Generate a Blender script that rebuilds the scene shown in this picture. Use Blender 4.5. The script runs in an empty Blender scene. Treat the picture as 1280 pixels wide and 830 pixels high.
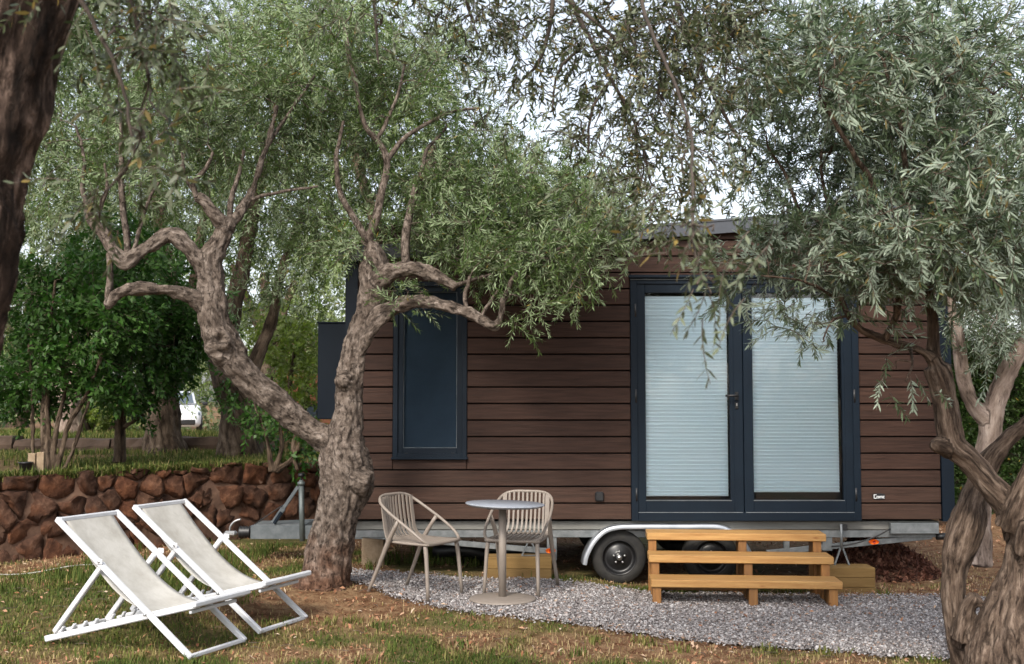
import bpy, math, random
import numpy as np
from mathutils import Vector, Matrix, noise as mnoise

# ------------------------------------------------------------------ camera, sky, sun, exposure
SC = bpy.context.scene
COL = SC.collection
CAM_Z = 1.65
FPX = 1400.0                       # focal length in pixels of a 1280 px wide frame
PITCH = math.atan(85 / FPX)
cam = bpy.data.cameras.new('camera')
cam.lens = 36.0 * FPX / 1280
cam.sensor_width = 36.0
cam.clip_start = 0.05
cam.clip_end = 900
cam.dof.use_dof = True
cam.dof.focus_distance = 9.2
cam.dof.aperture_fstop = 4.5
camo = bpy.data.objects.new('camera', cam)
COL.objects.link(camo)
camo.location = (0, 0, CAM_Z)
camo.rotation_euler = (math.pi / 2 + PITCH, 0, 0)
SC.camera = camo

SUN_EL = math.radians(42)
SUN_ROT = math.radians(-160)       # behind the camera's left shoulder
world = bpy.data.worlds.new('World')
SC.world = world
world.use_nodes = True
wn, wl = world.node_tree.nodes, world.node_tree.links
wn.clear()
sky = wn.new('ShaderNodeTexSky')
sky.sky_type = 'NISHITA'
sky.sun_disc = False
sky.sun_elevation = SUN_EL
sky.sun_rotation = SUN_ROT
sky.dust_density = 3.0
sky.air_density = 1.0
hs = wn.new('ShaderNodeHueSaturation')
hs.inputs['Saturation'].default_value = 0.42
hs.inputs['Value'].default_value = 1.12
bg = wn.new('ShaderNodeBackground')
bg.inputs['Strength'].default_value = 0.15
wo = wn.new('ShaderNodeOutputWorld')
wl.new(sky.outputs[0], hs.inputs['Color'])
wl.new(hs.outputs[0], bg.inputs['Color'])
wl.new(bg.outputs[0], wo.inputs['Surface'])
sun = bpy.data.lights.new('sun', 'SUN')
sun.energy = 1.5
sun.angle = math.radians(10)
sun.color = (1.0, 0.93, 0.82)
suno = bpy.data.objects.new('sun', sun)
COL.objects.link(suno)
_sd = Vector((math.sin(SUN_ROT) * math.cos(SUN_EL), math.cos(SUN_ROT) * math.cos(SUN_EL), math.sin(SUN_EL)))
suno.rotation_euler = _sd.to_track_quat('Z', 'Y').to_euler()
SC.view_settings.view_transform = 'Standard'
SC.view_settings.look = 'None'
SC.view_settings.gamma = 1.0
SC.view_settings.exposure = 1.0
SC.render.engine = 'CYCLES'
SC.cycles.max_bounces = 7
SC.cycles.diffuse_bounces = 4
SC.cycles.transparent_max_bounces = 8
SC.cycles.use_denoising = True

RNG = np.random.default_rng(7)
random.seed(11)


# ------------------------------------------------------------------ layout helpers
def at(px, py, Y):
    """the point at depth Y seen at photo pixel (px, py): used to measure the place off the photograph"""
    dx = (px - 640) / FPX
    dy = -(py - 415) / FPX
    c, s = math.cos(PITCH), math.sin(PITCH)
    k = Y / (c - dy * s)
    return Vector((dx * k, Y, CAM_Z + (s + dy * c) * k))


def smooth(t):
    t = np.clip(t, 0, 1)
    return t * t * (3 - 2 * t)


_lat = {}


def vnoise(x, y, seed=0):
    """2-D value noise in 0..1, numpy"""
    if seed not in _lat:
        _lat[seed] = np.random.default_rng(1000 + seed).random((256, 256))
    L = _lat[seed]
    xi = np.floor(x).astype(int)
    yi = np.floor(y).astype(int)
    fx = smooth(x - xi)
    fy = smooth(y - yi)
    a = L[xi % 256, yi % 256]
    b = L[(xi + 1) % 256, yi % 256]
    c = L[xi % 256, (yi + 1) % 256]
    d = L[(xi + 1) % 256, (yi + 1) % 256]
    return (a * (1 - fx) + b * fx) * (1 - fy) + (c * (1 - fx) + d * fx) * fy


def fbm(x, y, seed=0):
    return 0.55 * vnoise(x, y, seed) + 0.3 * vnoise(x * 2.1, y * 2.1, seed + 1) + 0.15 * vnoise(x * 4.3, y * 4.3, seed + 2)


def gz(x, y):
    """height of the lower ground"""
    x = np.asarray(x, float)
    y = np.asarray(y, float)
    z = 0.09 * smooth((-x - 0.2) / 1.2) * smooth((y - 7.6) / 1.5)
    z = z + 0.05 * smooth((y - 7.0) / 1.6) * smooth((x + 1.2) / 1.0) * (1 - smooth((x - 0.4) / 1.2))
    z = z - 0.035 * smooth((x - 0.3) / 1.0) * smooth((y - 7.0) / 1.5) * smooth((11.5 - y) / 0.8)
    z = z + 0.02 * (fbm(x * 0.9 + 40, y * 0.9 + 40, 3) - 0.5)
    z = z + 0.05 * smooth((np.hypot(x + 1.55, (y - 9.2)) - 0.75) / -0.5)
    return z


# retaining wall line
WA = np.array([-4.83, 10.9])
WU = np.array([0.694, 0.720])
WN = np.array([-0.720, 0.694])


def wall_xy(s, d):
    return WA[0] + WU[0] * s + WN[0] * d, WA[1] + WU[1] * s + WN[1] * d


def tz(x, y):
    """height of the upper terrace"""
    x = np.asarray(x, float)
    y = np.asarray(y, float)
    z = 0.86 + 0.05 * smooth((y - 12) / 4)
    z = z + 0.17 * smooth((y - 15.9) / 0.25)
    z = z - 0.75 * smooth((y - 22) / 20)
    z = z + 0.05 * (fbm(x * 1.1 + 9, y * 1.1 + 5, 5) - 0.5)
    s = (x - WA[0]) * WU[0] + (y - WA[1]) * WU[1]
    return z * (1 - smooth((s - 5.5) / 3.5)) - 0.05 * smooth((s - 5.5) / 3.5)


# ------------------------------------------------------------------ object helpers
def tag(o, label=None, cat=None, group=None, kind=None):
    if label:
        o['label'] = label
    if cat:
        o['category'] = cat
    if group:
        o['group'] = group
    if kind:
        o['kind'] = kind
    return o


def thing(name, label, cat, loc=(0, 0, 0), group=None):
    o = bpy.data.objects.new(name, None)
    o.empty_display_size = 0.1
    COL.objects.link(o)
    o.location = loc
    return tag(o, label, cat, group)


def world_loc(o):
    v = Vector((0, 0, 0))
    while o is not None:
        v += o.location
        o = o.parent
    return v


def link(name, me, mats, parent=None, loc=None):
    o = bpy.data.objects.new(name, me)
    COL.objects.link(o)
    if mats is not None and not me.materials:
        for m in (mats if isinstance(mats, (list, tuple)) else [mats]):
            me.materials.append(m)
    if parent is not None:
        o.parent = parent
    if loc is not None:
        o.location = loc
    return o


def copy_tree(o, parent=None):
    c = o.copy()
    COL.objects.link(c)
    if parent is not None:
        c.parent = parent
    for ch in list(o.children):
        copy_tree(ch, c)
    return c


def mesh_np(name, V, F, attrs=None, vattrs=None, mat_idx=None, smooth_shade=False):
    me = bpy.data.meshes.new(name)
    n = len(V)
    F = np.asarray(F, np.int32)
    k = F.shape[1]
    me.vertices.add(n)
    me.vertices.foreach_set('co', np.asarray(V, np.float32).ravel())
    me.loops.add(F.size)
    me.loops.foreach_set('vertex_index', F.ravel())
    me.polygons.add(len(F))
    me.polygons.foreach_set('loop_start', np.arange(0, F.size, k, dtype=np.int32))
    if mat_idx is not None:
        me.polygons.foreach_set('material_index', np.asarray(mat_idx, np.int32))
    if smooth_shade:
        me.polygons.foreach_set('use_smooth', np.ones(len(F), bool))
    for an, av in (attrs or {}).items():
        a = me.attributes.new(an, 'FLOAT', 'POINT')
        a.data.foreach_set('value', np.asarray(av, np.float32))
    for an, av in (vattrs or {}).items():
        a = me.attributes.new(an, 'FLOAT_VECTOR', 'POINT')
        a.data.foreach_set('vector', np.asarray(av, np.float32).ravel())
    me.update(calc_edges=True)
    return me


def catmull(P, n_per):
    P = np.asarray(P, float)
    if len(P) < 3:
        t = np.linspace(0, 1, n_per * (len(P) - 1) + 1)[:, None]
        return P[0] * (1 - t) + P[-1] * t
    Q = np.vstack([2 * P[0] - P[1], P, 2 * P[-1] - P[-2]])
    out = []
    for i in range(1, len(Q) - 2):
        t = np.linspace(0, 1, n_per, endpoint=False)[:, None]
        p0, p1, p2, p3 = Q[i - 1], Q[i], Q[i + 1], Q[i + 2]
        out.append(0.5 * ((2 * p1) + (-p0 + p2) * t + (2 * p0 - 5 * p1 + 4 * p2 - p3) * t ** 2 + (-p0 + 3 * p1 - 3 * p2 + p3) * t ** 3))
    out.append(P[-1:])
    return np.vstack(out)


def frames_along(P):
    """parallel-transport frames: tangents, normals, binormals"""
    P = np.asarray(P, float)
    T = np.gradient(P, axis=0)
    T /= np.linalg.norm(T, axis=1)[:, None] + 1e-12
    N = np.zeros_like(P)
    a = np.array([0, 0, 1.0]) if abs(T[0][2]) < 0.9 else np.array([1.0, 0, 0])
    n = np.cross(T[0], a)
    n /= np.linalg.norm(n)
    for i in range(len(P)):
        n = n - T[i] * np.dot(n, T[i])
        n /= np.linalg.norm(n) + 1e-12
        N[i] = n
    return T, N, np.cross(T, N)


class MB:
    """collects shapes and links them as one mesh object"""

    def __init__(self):
        self.v, self.f, self.sm = [], [], []

    def add(self, V, F, sm=False):
        o = len(self.v)
        self.v.extend([tuple(map(float, p)) for p in V])
        self.f.extend([tuple(i + o for i in f) for f in F])
        self.sm.extend([sm] * len(F))
        return self

    def box(self, c, size, ch=0.0, M=None):
        hx, hy, hz = [s / 2 for s in size]
        ch = min(ch, 0.45 * min(size))
        V, F = [], []
        if ch <= 0:
            V = [(sx * hx, sy * hy, sz * hz) for sx in (-1, 1) for sy in (-1, 1) for sz in (-1, 1)]
            F = [(0, 1, 3, 2), (4, 6, 7, 5), (0, 4, 5, 1), (2, 3, 7, 6), (0, 2, 6, 4), (1, 5, 7, 3)]
        else:
            idx = {}
            for sx in (-1, 1):
                for sy in (-1, 1):
                    for sz in (-1, 1):
                        for a in range(3):
                            p = [sx * (hx - ch), sy * (hy - ch), sz * (hz - ch)]
                            p[a] = (sx * hx, sy * hy, sz * hz)[a]
                            idx[(sx, sy, sz, a)] = len(V)
                            V.append(tuple(p))
            S = (-1, 1)
            for a in range(3):
                b, c2 = (a + 1) % 3, (a + 2) % 3
                for s in S:
                    q = []
                    for sb, sc_ in ((-1, -1), (1, -1), (1, 1), (-1, 1)):
                        k = [0, 0, 0]
                        k[a], k[b], k[c2] = s, sb, sc_
                        q.append(idx[(k[0], k[1], k[2], a)])
                    F.append(tuple(q if s > 0 else q[::-1]))
                # edges along axis a
                for sb in S:
                    for sc_ in S:
                        k0, k1 = [0, 0, 0], [0, 0, 0]
                        k0[a], k0[b], k0[c2] = -1, sb, sc_
                        k1[a], k1[b], k1[c2] = 1, sb, sc_
                        q = [idx[(*k0, b)], idx[(*k1, b)], idx[(*k1, c2)], idx[(*k0, c2)]]
                        F.append(tuple(q if sb * sc_ < 0 else q[::-1]))
            for sx in S:
                for sy in S:
                    for sz in S:
                        q = [idx[(sx, sy, sz, a)] for a in range(3)]
                        F.append(tuple(q if sx * sy * sz > 0 else q[::-1]))
        W = []
        for p in V:
            p = Vector(p)
            if M is not None:
                p = M @ p
            W.append(p + Vector(c))
        return self.add(W, F)

    def bar(self, p0, p1, w, h, ch=0.004, up=(0, 0, 1)):
        """box beam from p0 to p1, w wide, h high"""
        p0, p1 = Vector(p0), Vector(p1)
        d = p1 - p0
        y = d.normalized()
        x = y.cross(Vector(up))
        if x.length < 1e-4:
            x = y.cross(Vector((1, 0, 0)))
        x.normalize()
        z = x.cross(y)
        M = Matrix((x, y, z)).transposed()
        return self.box((p0 + p1) / 2, (w, d.length, h), ch, M)

    def tube(self, P, R, seg=8, cap=True, closed=False, flat=None):
        P = np.asarray(P, float)
        n = len(P)
        R = np.broadcast_to(np.asarray(R, float), (n,))
        if closed:
            T = np.roll(P, -1, 0) - np.roll(P, 1, 0)
            T /= np.linalg.norm(T, axis=1)[:, None]
            _, N, _b = frames_along(P)
            N = N - T * (N * T).sum(1)[:, None]
            N /= np.linalg.norm(N, axis=1)[:, None]
            B = np.cross(T, N)
        else:
            T, N, B = frames_along(P)
        a = np.linspace(0, 2 * math.pi, seg, endpoint=False)
        ring = (np.cos(a)[None, :, None] * N[:, None, :] + np.sin(a)[None, :, None] * B[:, None, :]) * R[:, None, None]
        if flat is not None:      # squash the section along a world axis vector
            ax, k = np.asarray(flat[0], float), flat[1]
            ring = ring - (ring @ ax)[..., None] * ax * (1 - k)
        V = (P[:, None, :] + ring).reshape(-1, 3)
        F = []
        m = n if closed else n - 1
        for i in range(m):
            i2 = (i + 1) % n
            for j in range(seg):
                j2 = (j + 1) % seg
                F.append((i * seg + j, i * seg + j2, i2 * seg + j2, i2 * seg + j))
        self.add(V, F, True)
        if cap and not closed:
            o = len(self.v) - n * seg
            self.f.append(tuple(o + j for j in range(seg))[::-1])
            self.f.append(tuple(o + (n - 1) * seg + j for j in range(seg)))
            self.sm += [False, False]
        return self

    def lathe(self, prof, c=(0, 0, 0), seg=32, axis='Z'):
        """prof: list of (r, h); closed solid if ends have r = 0"""
        V, F = [], []
        n = len(prof)
        for r, h in prof:
            for j in range(seg):
                a = 2 * math.pi * j / seg
                p = (r * math.cos(a), r * math.sin(a), h)
                if axis == 'Y':
                    p = (p[0], -p[2], p[1])
                elif axis == 'X':
                    p = (p[2], p[0], p[1])
                V.append((p[0] + c[0], p[1] + c[1], p[2] + c[2]))
        for i in range(n - 1):
            for j in range(seg):
                j2 = (j + 1) % seg
                F.append((i * seg + j, i * seg + j2, (i + 1) * seg + j2, (i + 1) * seg + j))
        return self.add(V, F, True)

    def prism(self, poly, y0, y1):
        """polygon in (x, z), extruded in y from y0 (front) to y1"""
        n = len(poly)
        V = [(x, y0, z) for x, z in poly] + [(x, y1, z) for x, z in poly]
        F = [tuple(range(n)), tuple(range(2 * n - 1, n - 1, -1))]
        F += [(i, i + n, (i + 1) % n + n, (i + 1) % n) for i in range(n)]
        return self.add(V, F)

    def mesh(self, name, off=None):
        me = bpy.data.meshes.new(name)
        V = self.v
        if off is not None:
            V = [(a - off[0], b - off[1], c - off[2]) for a, b, c in V]
        me.from_pydata(V, [], self.f)
        me.polygons.foreach_set('use_smooth', self.sm)
        me.update()
        return me

    def build(self, name, mat, parent=None, world=True):
        """world=True: shapes were given in world coordinates"""
        off = world_loc(parent) if (parent is not None and world) else None
        return link(name, self.mesh(name, off), mat, parent)


# ------------------------------------------------------------------ materials
def new_mat(name):
    m = bpy.data.materials.new(name)
    m.use_nodes = True
    nt = m.node_tree
    return m, nt.nodes, nt.links, nt.nodes['Principled BSDF']


def ramp(n, stops):
    r = n.new('ShaderNodeValToRGB')
    e = r.color_ramp.elements
    while len(e) < len(stops):
        e.new(0.5)
    for el, (p, c) in zip(e, stops):
        el.position = p
        el.color = (*c, 1) if len(c) == 3 else c
    return r


def surf(name, c1, c2=None, rough=0.6, scale=8.0, stretch=(1, 1, 1), metal=0.0, bump=0.0, bscale=None, detail=4, coord='Object', rand=True, spec=0.5, lohi=(0.35, 0.68), var=0.0):
    """two-colour noise material with bump"""
    m, n, l, b = new_mat(name)
    b.inputs['Roughness'].default_value = rough
    b.inputs['Metallic'].default_value = metal
    b.inputs['Specular IOR Level'].default_value = spec
    tc = n.new('ShaderNodeTexCoord')
    mp = n.new('ShaderNodeMapping')
    mp.inputs['Scale'].default_value = stretch
    l.new(tc.outputs[coord], mp.inputs['Vector'])
    if rand:
        oi = n.new('ShaderNodeObjectInfo')
        vm = n.new('ShaderNodeVectorMath')
        vm.operation = 'MULTIPLY'
        vm.inputs[1].default_value = (37, 53, 19)
        l.new(oi.outputs['Random'], vm.inputs[0])
        l.new(vm.outputs[0], mp.inputs['Location'])
    nz = n.new('ShaderNodeTexNoise')
    nz.inputs['Scale'].default_value = scale
    nz.inputs['Detail'].default_value = detail
    nz.inputs['Roughness'].default_value = 0.62
    l.new(mp.outputs[0], nz.inputs['Vector'])
    c2 = c2 or tuple(x * 0.8 for x in c1)
    r = ramp(n, [(lohi[0], c1), (lohi[1], c2)])
    l.new(nz.outputs[0], r.inputs[0])
    if var:
        hv = n.new('ShaderNodeHueSaturation')
        mr = n.new('ShaderNodeMapRange')
        mr.inputs['To Min'].default_value = 1 - var
        mr.inputs['To Max'].default_value = 1 + var
        l.new(oi.outputs['Random'], mr.inputs['Value'])
        l.new(mr.outputs[0], hv.inputs['Value'])
        l.new(r.outputs[0], hv.inputs['Color'])
        l.new(hv.outputs[0], b.inputs['Base Color'])
    else:
        l.new(r.outputs[0], b.inputs['Base Color'])
    if bump:
        nb = n.new('ShaderNodeTexNoise')
        nb.inputs['Scale'].default_value = bscale or scale * 3
        nb.inputs['Detail'].default_value = 5
        l.new(mp.outputs[0], nb.inputs['Vector'])
        bp = n.new('ShaderNodeBump')
        bp.inputs['Strength'].default_value = bump
        bp.inputs['Distance'].default_value = 0.01
        l.new(nb.outputs[0], bp.inputs['Height'])
        l.new(bp.outputs[0], b.inputs['Normal'])
    return m


def leaf_mat(name, dark, light, under, odd=(0.28, 0.2, 0.04), trans=0.32, rough=0.42, objrand=False):
    """leaf: colour varies per leaf, the underside has its own colour, thin and slightly translucent"""
    m, n, l, b = new_mat(name)
    at_ = n.new('ShaderNodeAttribute')
    at_.attribute_name = 'rnd'
    fac = at_.outputs['Fac']
    if objrand:
        oi = n.new('ShaderNodeObjectInfo')
        ad = n.new('ShaderNodeMath')
        ad.operation = 'ADD'
        l.new(fac, ad.inputs[0])
        l.new(oi.outputs['Random'], ad.inputs[1])
        fr = n.new('ShaderNodeMath')
        fr.operation = 'FRACT'
        l.new(ad.outputs[0], fr.inputs[0])
        fac = fr.outputs[0]
    r = ramp(n, [(0.0, dark), (0.93, light), (0.965, odd), (1.0, odd)])
    l.new(fac, r.inputs[0])
    ge = n.new('ShaderNodeNewGeometry')
    mx = n.new('ShaderNodeMix')
    mx.data_type = 'RGBA'
    l.new(ge.outputs['Backfacing'], mx.inputs['Factor'])
    l.new(r.outputs[0], mx.inputs[6])
    r2 = ramp(n, [(0.0, tuple(x * 0.75 for x in under)), (0.93, under), (0.97, odd), (1.0, odd)])
    l.new(fac, r2.inputs[0])
    l.new(r2.outputs[0], mx.inputs[7])
    l.new(mx.outputs[2], b.inputs['Base Color'])
    b.inputs['Roughness'].default_value = rough
    b.inputs['Specular IOR Level'].default_value = 0.4
    tr = n.new('ShaderNodeBsdfTranslucent')
    l.new(r.outputs[0], tr.inputs['Color'])
    ms = n.new('ShaderNodeMixShader')
    ms.inputs[0].default_value = trans
    out = n['Material Output']
    l.new(b.outputs[0], ms.inputs[1])
    l.new(tr.outputs[0], ms.inputs[2])
    l.new(ms.outputs[0], out.inputs['Surface'])
    return m


def bark_mat(name, dark, mid, light, fissure=0.35, scale=14, stain=None, bump=0.9):
    """bark coordinates 'bk' run round and along each limb, so the grain follows it"""
    m, n, l, b = new_mat(name)
    a = n.new('ShaderNodeAttribute')
    a.attribute_name = 'bk'
    mp = n.new('ShaderNodeMapping')
    mp.inputs['Scale'].default_value = (1, 1, fissure)
    l.new(a.outputs['Vector'], mp.inputs['Vector'])
    n1 = n.new('ShaderNodeTexNoise')
    n1.inputs['Scale'].default_value = scale
    n1.inputs['Detail'].default_value = 7
    n1.inputs['Roughness'].default_value = 0.76
    n1.inputs['Distortion'].default_value = 0.2
    l.new(mp.outputs[0], n1.inputs['Vector'])
    r = ramp(n, [(0.34, dark), (0.5, mid), (0.66, light)])
    l.new(n1.outputs[0], r.inputs[0])
    n3 = n.new('ShaderNodeTexNoise')
    n3.inputs['Scale'].default_value = scale * 1.1
    n3.inputs['Detail'].default_value = 6
    n3.inputs['Roughness'].default_value = 0.7
    n3.inputs['Distortion'].default_value = 0.35
    l.new(mp.outputs[0], n3.inputs['Vector'])
    rc = ramp(n, [(0.36, (0.22, 0.19, 0.17)), (0.47, (1, 1, 1))])
    l.new(n3.outputs[0], rc.inputs[0])
    mu = n.new('ShaderNodeMix')
    mu.data_type = 'RGBA'
    mu.blend_type = 'MULTIPLY'
    mu.inputs['Factor'].default_value = 0.75
    l.new(r.outputs[0], mu.inputs[6])
    l.new(rc.outputs[0], mu.inputs[7])
    col = mu.outputs[2]
    # large lichen-pale and weathered patches
    n2 = n.new('ShaderNodeTexNoise')
    n2.inputs['Scale'].default_value = scale * 0.28
    n2.inputs['Detail'].default_value = 3
    l.new(a.outputs['Vector'], n2.inputs['Vector'])
    r2 = ramp(n, [(0.36, (0.72, 0.68, 0.65)), (0.62, (1.15, 1.13, 1.12))])
    l.new(n2.outputs[0], r2.inputs[0])
    m2 = n.new('ShaderNodeMix')
    m2.data_type = 'RGBA'
    m2.blend_type = 'MULTIPLY'
    m2.inputs['Factor'].default_value = 1.0
    l.new(col, m2.inputs[6])
    l.new(r2.outputs[0], m2.inputs[7])
    col = m2.outputs[2]
    if stain:      # (colour, z top): soil splash on the foot of the trunk
        ge = n.new('ShaderNodeNewGeometry')
        sx = n.new('ShaderNodeSeparateXYZ')
        l.new(ge.outputs['Position'], sx.inputs[0])
        ad = n.new('ShaderNodeMath')
        ad.operation = 'MULTIPLY_ADD'
        ad.inputs[1].default_value = 0.9
        l.new(n2.outputs[0], ad.inputs[0])
        l.new(sx.outputs['Z'], ad.inputs[2])
        mr = n.new('ShaderNodeMapRange')
        mr.inputs['From Min'].default_value = stain[1] + 0.2
        mr.inputs['From Max'].default_value = stain[1] + 0.65
        mr.inputs['To Min'].default_value = 0.75
        mr.inputs['To Max'].default_value = 0.0
        l.new(ad.outputs[0], mr.inputs['Value'])
        m3 = n.new('ShaderNodeMix')
        m3.data_type = 'RGBA'
        m3.blend_type = 'MULTIPLY'
        l.new(mr.outputs[0], m3.inputs['Factor'])
        l.new(col, m3.inputs[6])
        m3.inputs[7].default_value = (*stain[0], 1)
        col = m3.outputs[2]
    l.new(col, b.inputs['Base Color'])
    b.inputs['Roughness'].default_value = 0.9
    b.inputs['Specular IOR Level'].default_value = 0.2
    hm = n.new('ShaderNodeMath')
    hm.operation = 'MULTIPLY_ADD'
    hm.inputs[1].default_value = 0.7
    l.new(rc.outputs[0], hm.inputs[0])
    l.new(n1.outputs[0], hm.inputs[2])
    bp = n.new('ShaderNodeBump')
    bp.inputs['Strength'].default_value = bump
    bp.inputs['Distance'].default_value = 0.018
    l.new(hm.outputs[0], bp.inputs['Height'])
    l.new(bp.outputs[0], b.inputs['Normal'])
    return m


def glass_mat(name, tint, base_refl=0.06):
    """thin window pane: lets most light through, mirrors by Fresnel"""
    m, n, l, b = new_mat(name)
    n.remove(b)
    tr = n.new('ShaderNodeBsdfTransparent')
    tr.inputs['Color'].default_value = (*tint, 1)
    gl = n.new('ShaderNodeBsdfGlossy')
    gl.inputs['Roughness'].default_value = 0.015
    fr = n.new('ShaderNodeFresnel')
    fr.inputs['IOR'].default_value = 1.55
    ad = n.new('ShaderNodeMath')
    ad.operation = 'ADD'
    ad.use_clamp = True
    ad.inputs[1].default_value = base_refl
    l.new(fr.outputs[0], ad.inputs[0])
    ms = n.new('ShaderNodeMixShader')
    l.new(ad.outputs[0], ms.inputs[0])
    l.new(tr.outputs[0], ms.inputs[1])
    l.new(gl.outputs[0], ms.inputs[2])
    l.new(ms.outputs[0], n['Material Output'].inputs['Surface'])
    return m


def ground_mat():
    m, n, l, b = new_mat('ground_soil')
    tc = n.new('ShaderNodeTexCoord')

    def nz(scale, detail=5, rough=0.6):
        t = n.new('ShaderNodeTexNoise')
        t.inputs['Scale'].default_value = scale
        t.inputs['Detail'].default_value = detail
        t.inputs['Roughness'].default_value = rough
        l.new(tc.outputs['Object'], t.inputs['Vector'])
        return t
    a, c, d = nz(1.3), nz(9, 6, 0.7), nz(60, 4, 0.7)
    r1 = ramp(n, [(0.38, (0.13, 0.062, 0.034)), (0.6, (0.25, 0.16, 0.092))])
    l.new(c.outputs[0], r1.inputs[0])
    r2 = ramp(n, [(0.35, (0.06, 0.068, 0.020)), (0.65, (0.15, 0.125, 0.055))])
    l.new(c.outputs[0], r2.inputs[0])
    at_ = n.new('ShaderNodeAttribute')
    at_.attribute_name = 'green'
    mx = n.new('ShaderNodeMix')
    mx.data_type = 'RGBA'
    l.new(at_.outputs['Fac'], mx.inputs['Factor'])
    l.new(r1.outputs[0], mx.inputs[6])
    l.new(r2.outputs[0], mx.inputs[7])
    r3 = ramp(n, [(0.3, (0.55, 0.52, 0.5)), (0.7, (1.3, 1.28, 1.25))])
    l.new(d.outputs[0], r3.inputs[0])
    mu = n.new('ShaderNodeMix')
    mu.data_type = 'RGBA'
    mu.blend_type = 'MULTIPLY'
    mu.inputs['Factor'].default_value = 1
    l.new(mx.outputs[2], mu.inputs[6])
    l.new(r3.outputs[0], mu.inputs[7])
    l.new(mu.outputs[2], b.inputs['Base Color'])
    b.inputs['Roughness'].default_value = 0.95
    b.inputs['Specular IOR Level'].default_value = 0.1
    bp = n.new('ShaderNodeBump')
    bp.inputs['Strength'].default_value = 0.7
    bp.inputs['Distance'].default_value = 0.02
    l.new(d.outputs[0], bp.inputs['Height'])
    l.new(bp.outputs[0], b.inputs['Normal'])
    return m


def attr_mat(name, stops, rough=0.85, spec=0.2, trans=0.0):
    m, n, l, b = new_mat(name)
    a = n.new('ShaderNodeAttribute')
    a.attribute_name = 'rnd'
    r = ramp(n, stops)
    l.new(a.outputs['Fac'], r.inputs[0])
    l.new(r.outputs[0], b.inputs['Base Color'])
    b.inputs['Roughness'].default_value = rough
    b.inputs['Specular IOR Level'].default_value = spec
    if trans:
        tr = n.new('ShaderNodeBsdfTranslucent')
        l.new(r.outputs[0], tr.inputs['Color'])
        ms = n.new('ShaderNodeMixShader')
        ms.inputs[0].default_value = trans
        l.new(b.outputs[0], ms.inputs[1])
        l.new(tr.outputs[0], ms.inputs[2])
        l.new(ms.outputs[0], n['Material Output'].inputs['Surface'])
    return m


M = {}
M['ground'] = ground_mat()
M['plank'] = surf('brown_plank', (0.025, 0.0128, 0.0092), (0.056, 0.0285, 0.0200), rough=0.62, spec=0.2, scale=5, stretch=(0.6, 1, 9), bump=0.3, bscale=9, lohi=(0.3, 0.7), var=0.16, detail=7)
M['core'] = surf('black_backing', (0.008, 0.008, 0.009), rough=0.9)
M['navy'] = surf('navy_aluminium', (0.004, 0.009, 0.0165), (0.005, 0.0115, 0.0205), rough=0.5, scale=3, spec=0.2)
M['roofmetal'] = surf('grey_roof_metal', (0.05, 0.055, 0.066), (0.062, 0.067, 0.08), rough=0.45, scale=3)
M['black'] = surf('black_plastic', (0.009, 0.009, 0.010), (0.015, 0.015, 0.016), rough=0.45)
M['rubber'] = surf('tyre_rubber', (0.012, 0.012, 0.012), (0.03, 0.028, 0.025), rough=0.8, scale=12, bump=0.2)
M['rim'] = surf('black_steel_rim', (0.012, 0.012, 0.013), rough=0.35)
M['galv'] = surf('galvanised_steel', (0.15, 0.163, 0.168), (0.25, 0.262, 0.266), rough=0.55, scale=14, metal=0.55, detail=6)
M['galvdark'] = surf('weathered_steel', (0.10, 0.115, 0.122), (0.165, 0.18, 0.188), rough=0.55, scale=10, metal=0.4)
M['guard'] = surf('zinc_mudguard', (0.42, 0.445, 0.48), (0.54, 0.565, 0.60), rough=0.35, scale=6, metal=0.8)
M['bolt'] = surf('bolt_steel', (0.5, 0.5, 0.5), rough=0.35, metal=0.9)
M['board'] = surf('grey_floor_board', (0.135, 0.135, 0.124), (0.20, 0.196, 0.18), rough=0.8, scale=5, stretch=(0.5, 1, 5))
M['glass'] = glass_mat('door_glass', (0.96, 0.985, 1.0), -0.01)
M['darkglass'] = glass_mat('window_glass', (0.8, 0.88, 0.95), -0.05)
M['blind'] = surf('pale_blind', (0.80, 0.90, 0.94), (0.83, 0.92, 0.95), rough=0.75, scale=2, rand=False)
M['screen'] = surf('grey_insect_screen', (0.066, 0.073, 0.080), (0.082, 0.09, 0.098), rough=0.9, scale=4)
M['white'] = surf('white_paint_frame', (0.58, 0.59, 0.615), (0.47, 0.475, 0.485), rough=0.45, scale=9, lohi=(0.45, 0.8), detail=8)
M['sling'] = surf('cream_sling_fabric', (0.33, 0.312, 0.275), (0.45, 0.435, 0.40), rough=0.9, scale=6, bump=0.35, bscale=22, detail=8, lohi=(0.3, 0.6))
M['taupe'] = surf('taupe_resin', (0.205, 0.172, 0.145), (0.235, 0.198, 0.167), rough=0.5, scale=5)
M['tabletop'] = surf('grey_laminate', (0.24, 0.26, 0.30), (0.30, 0.32, 0.36), rough=0.35, scale=30)
M['pine'] = surf('treated_pine', (0.27, 0.122, 0.030), (0.47, 0.27, 0.092), rough=0.6, scale=5, stretch=(0.5, 6, 6), bump=0.2, var=0.12, lohi=(0.25, 0.7), detail=7)
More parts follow.
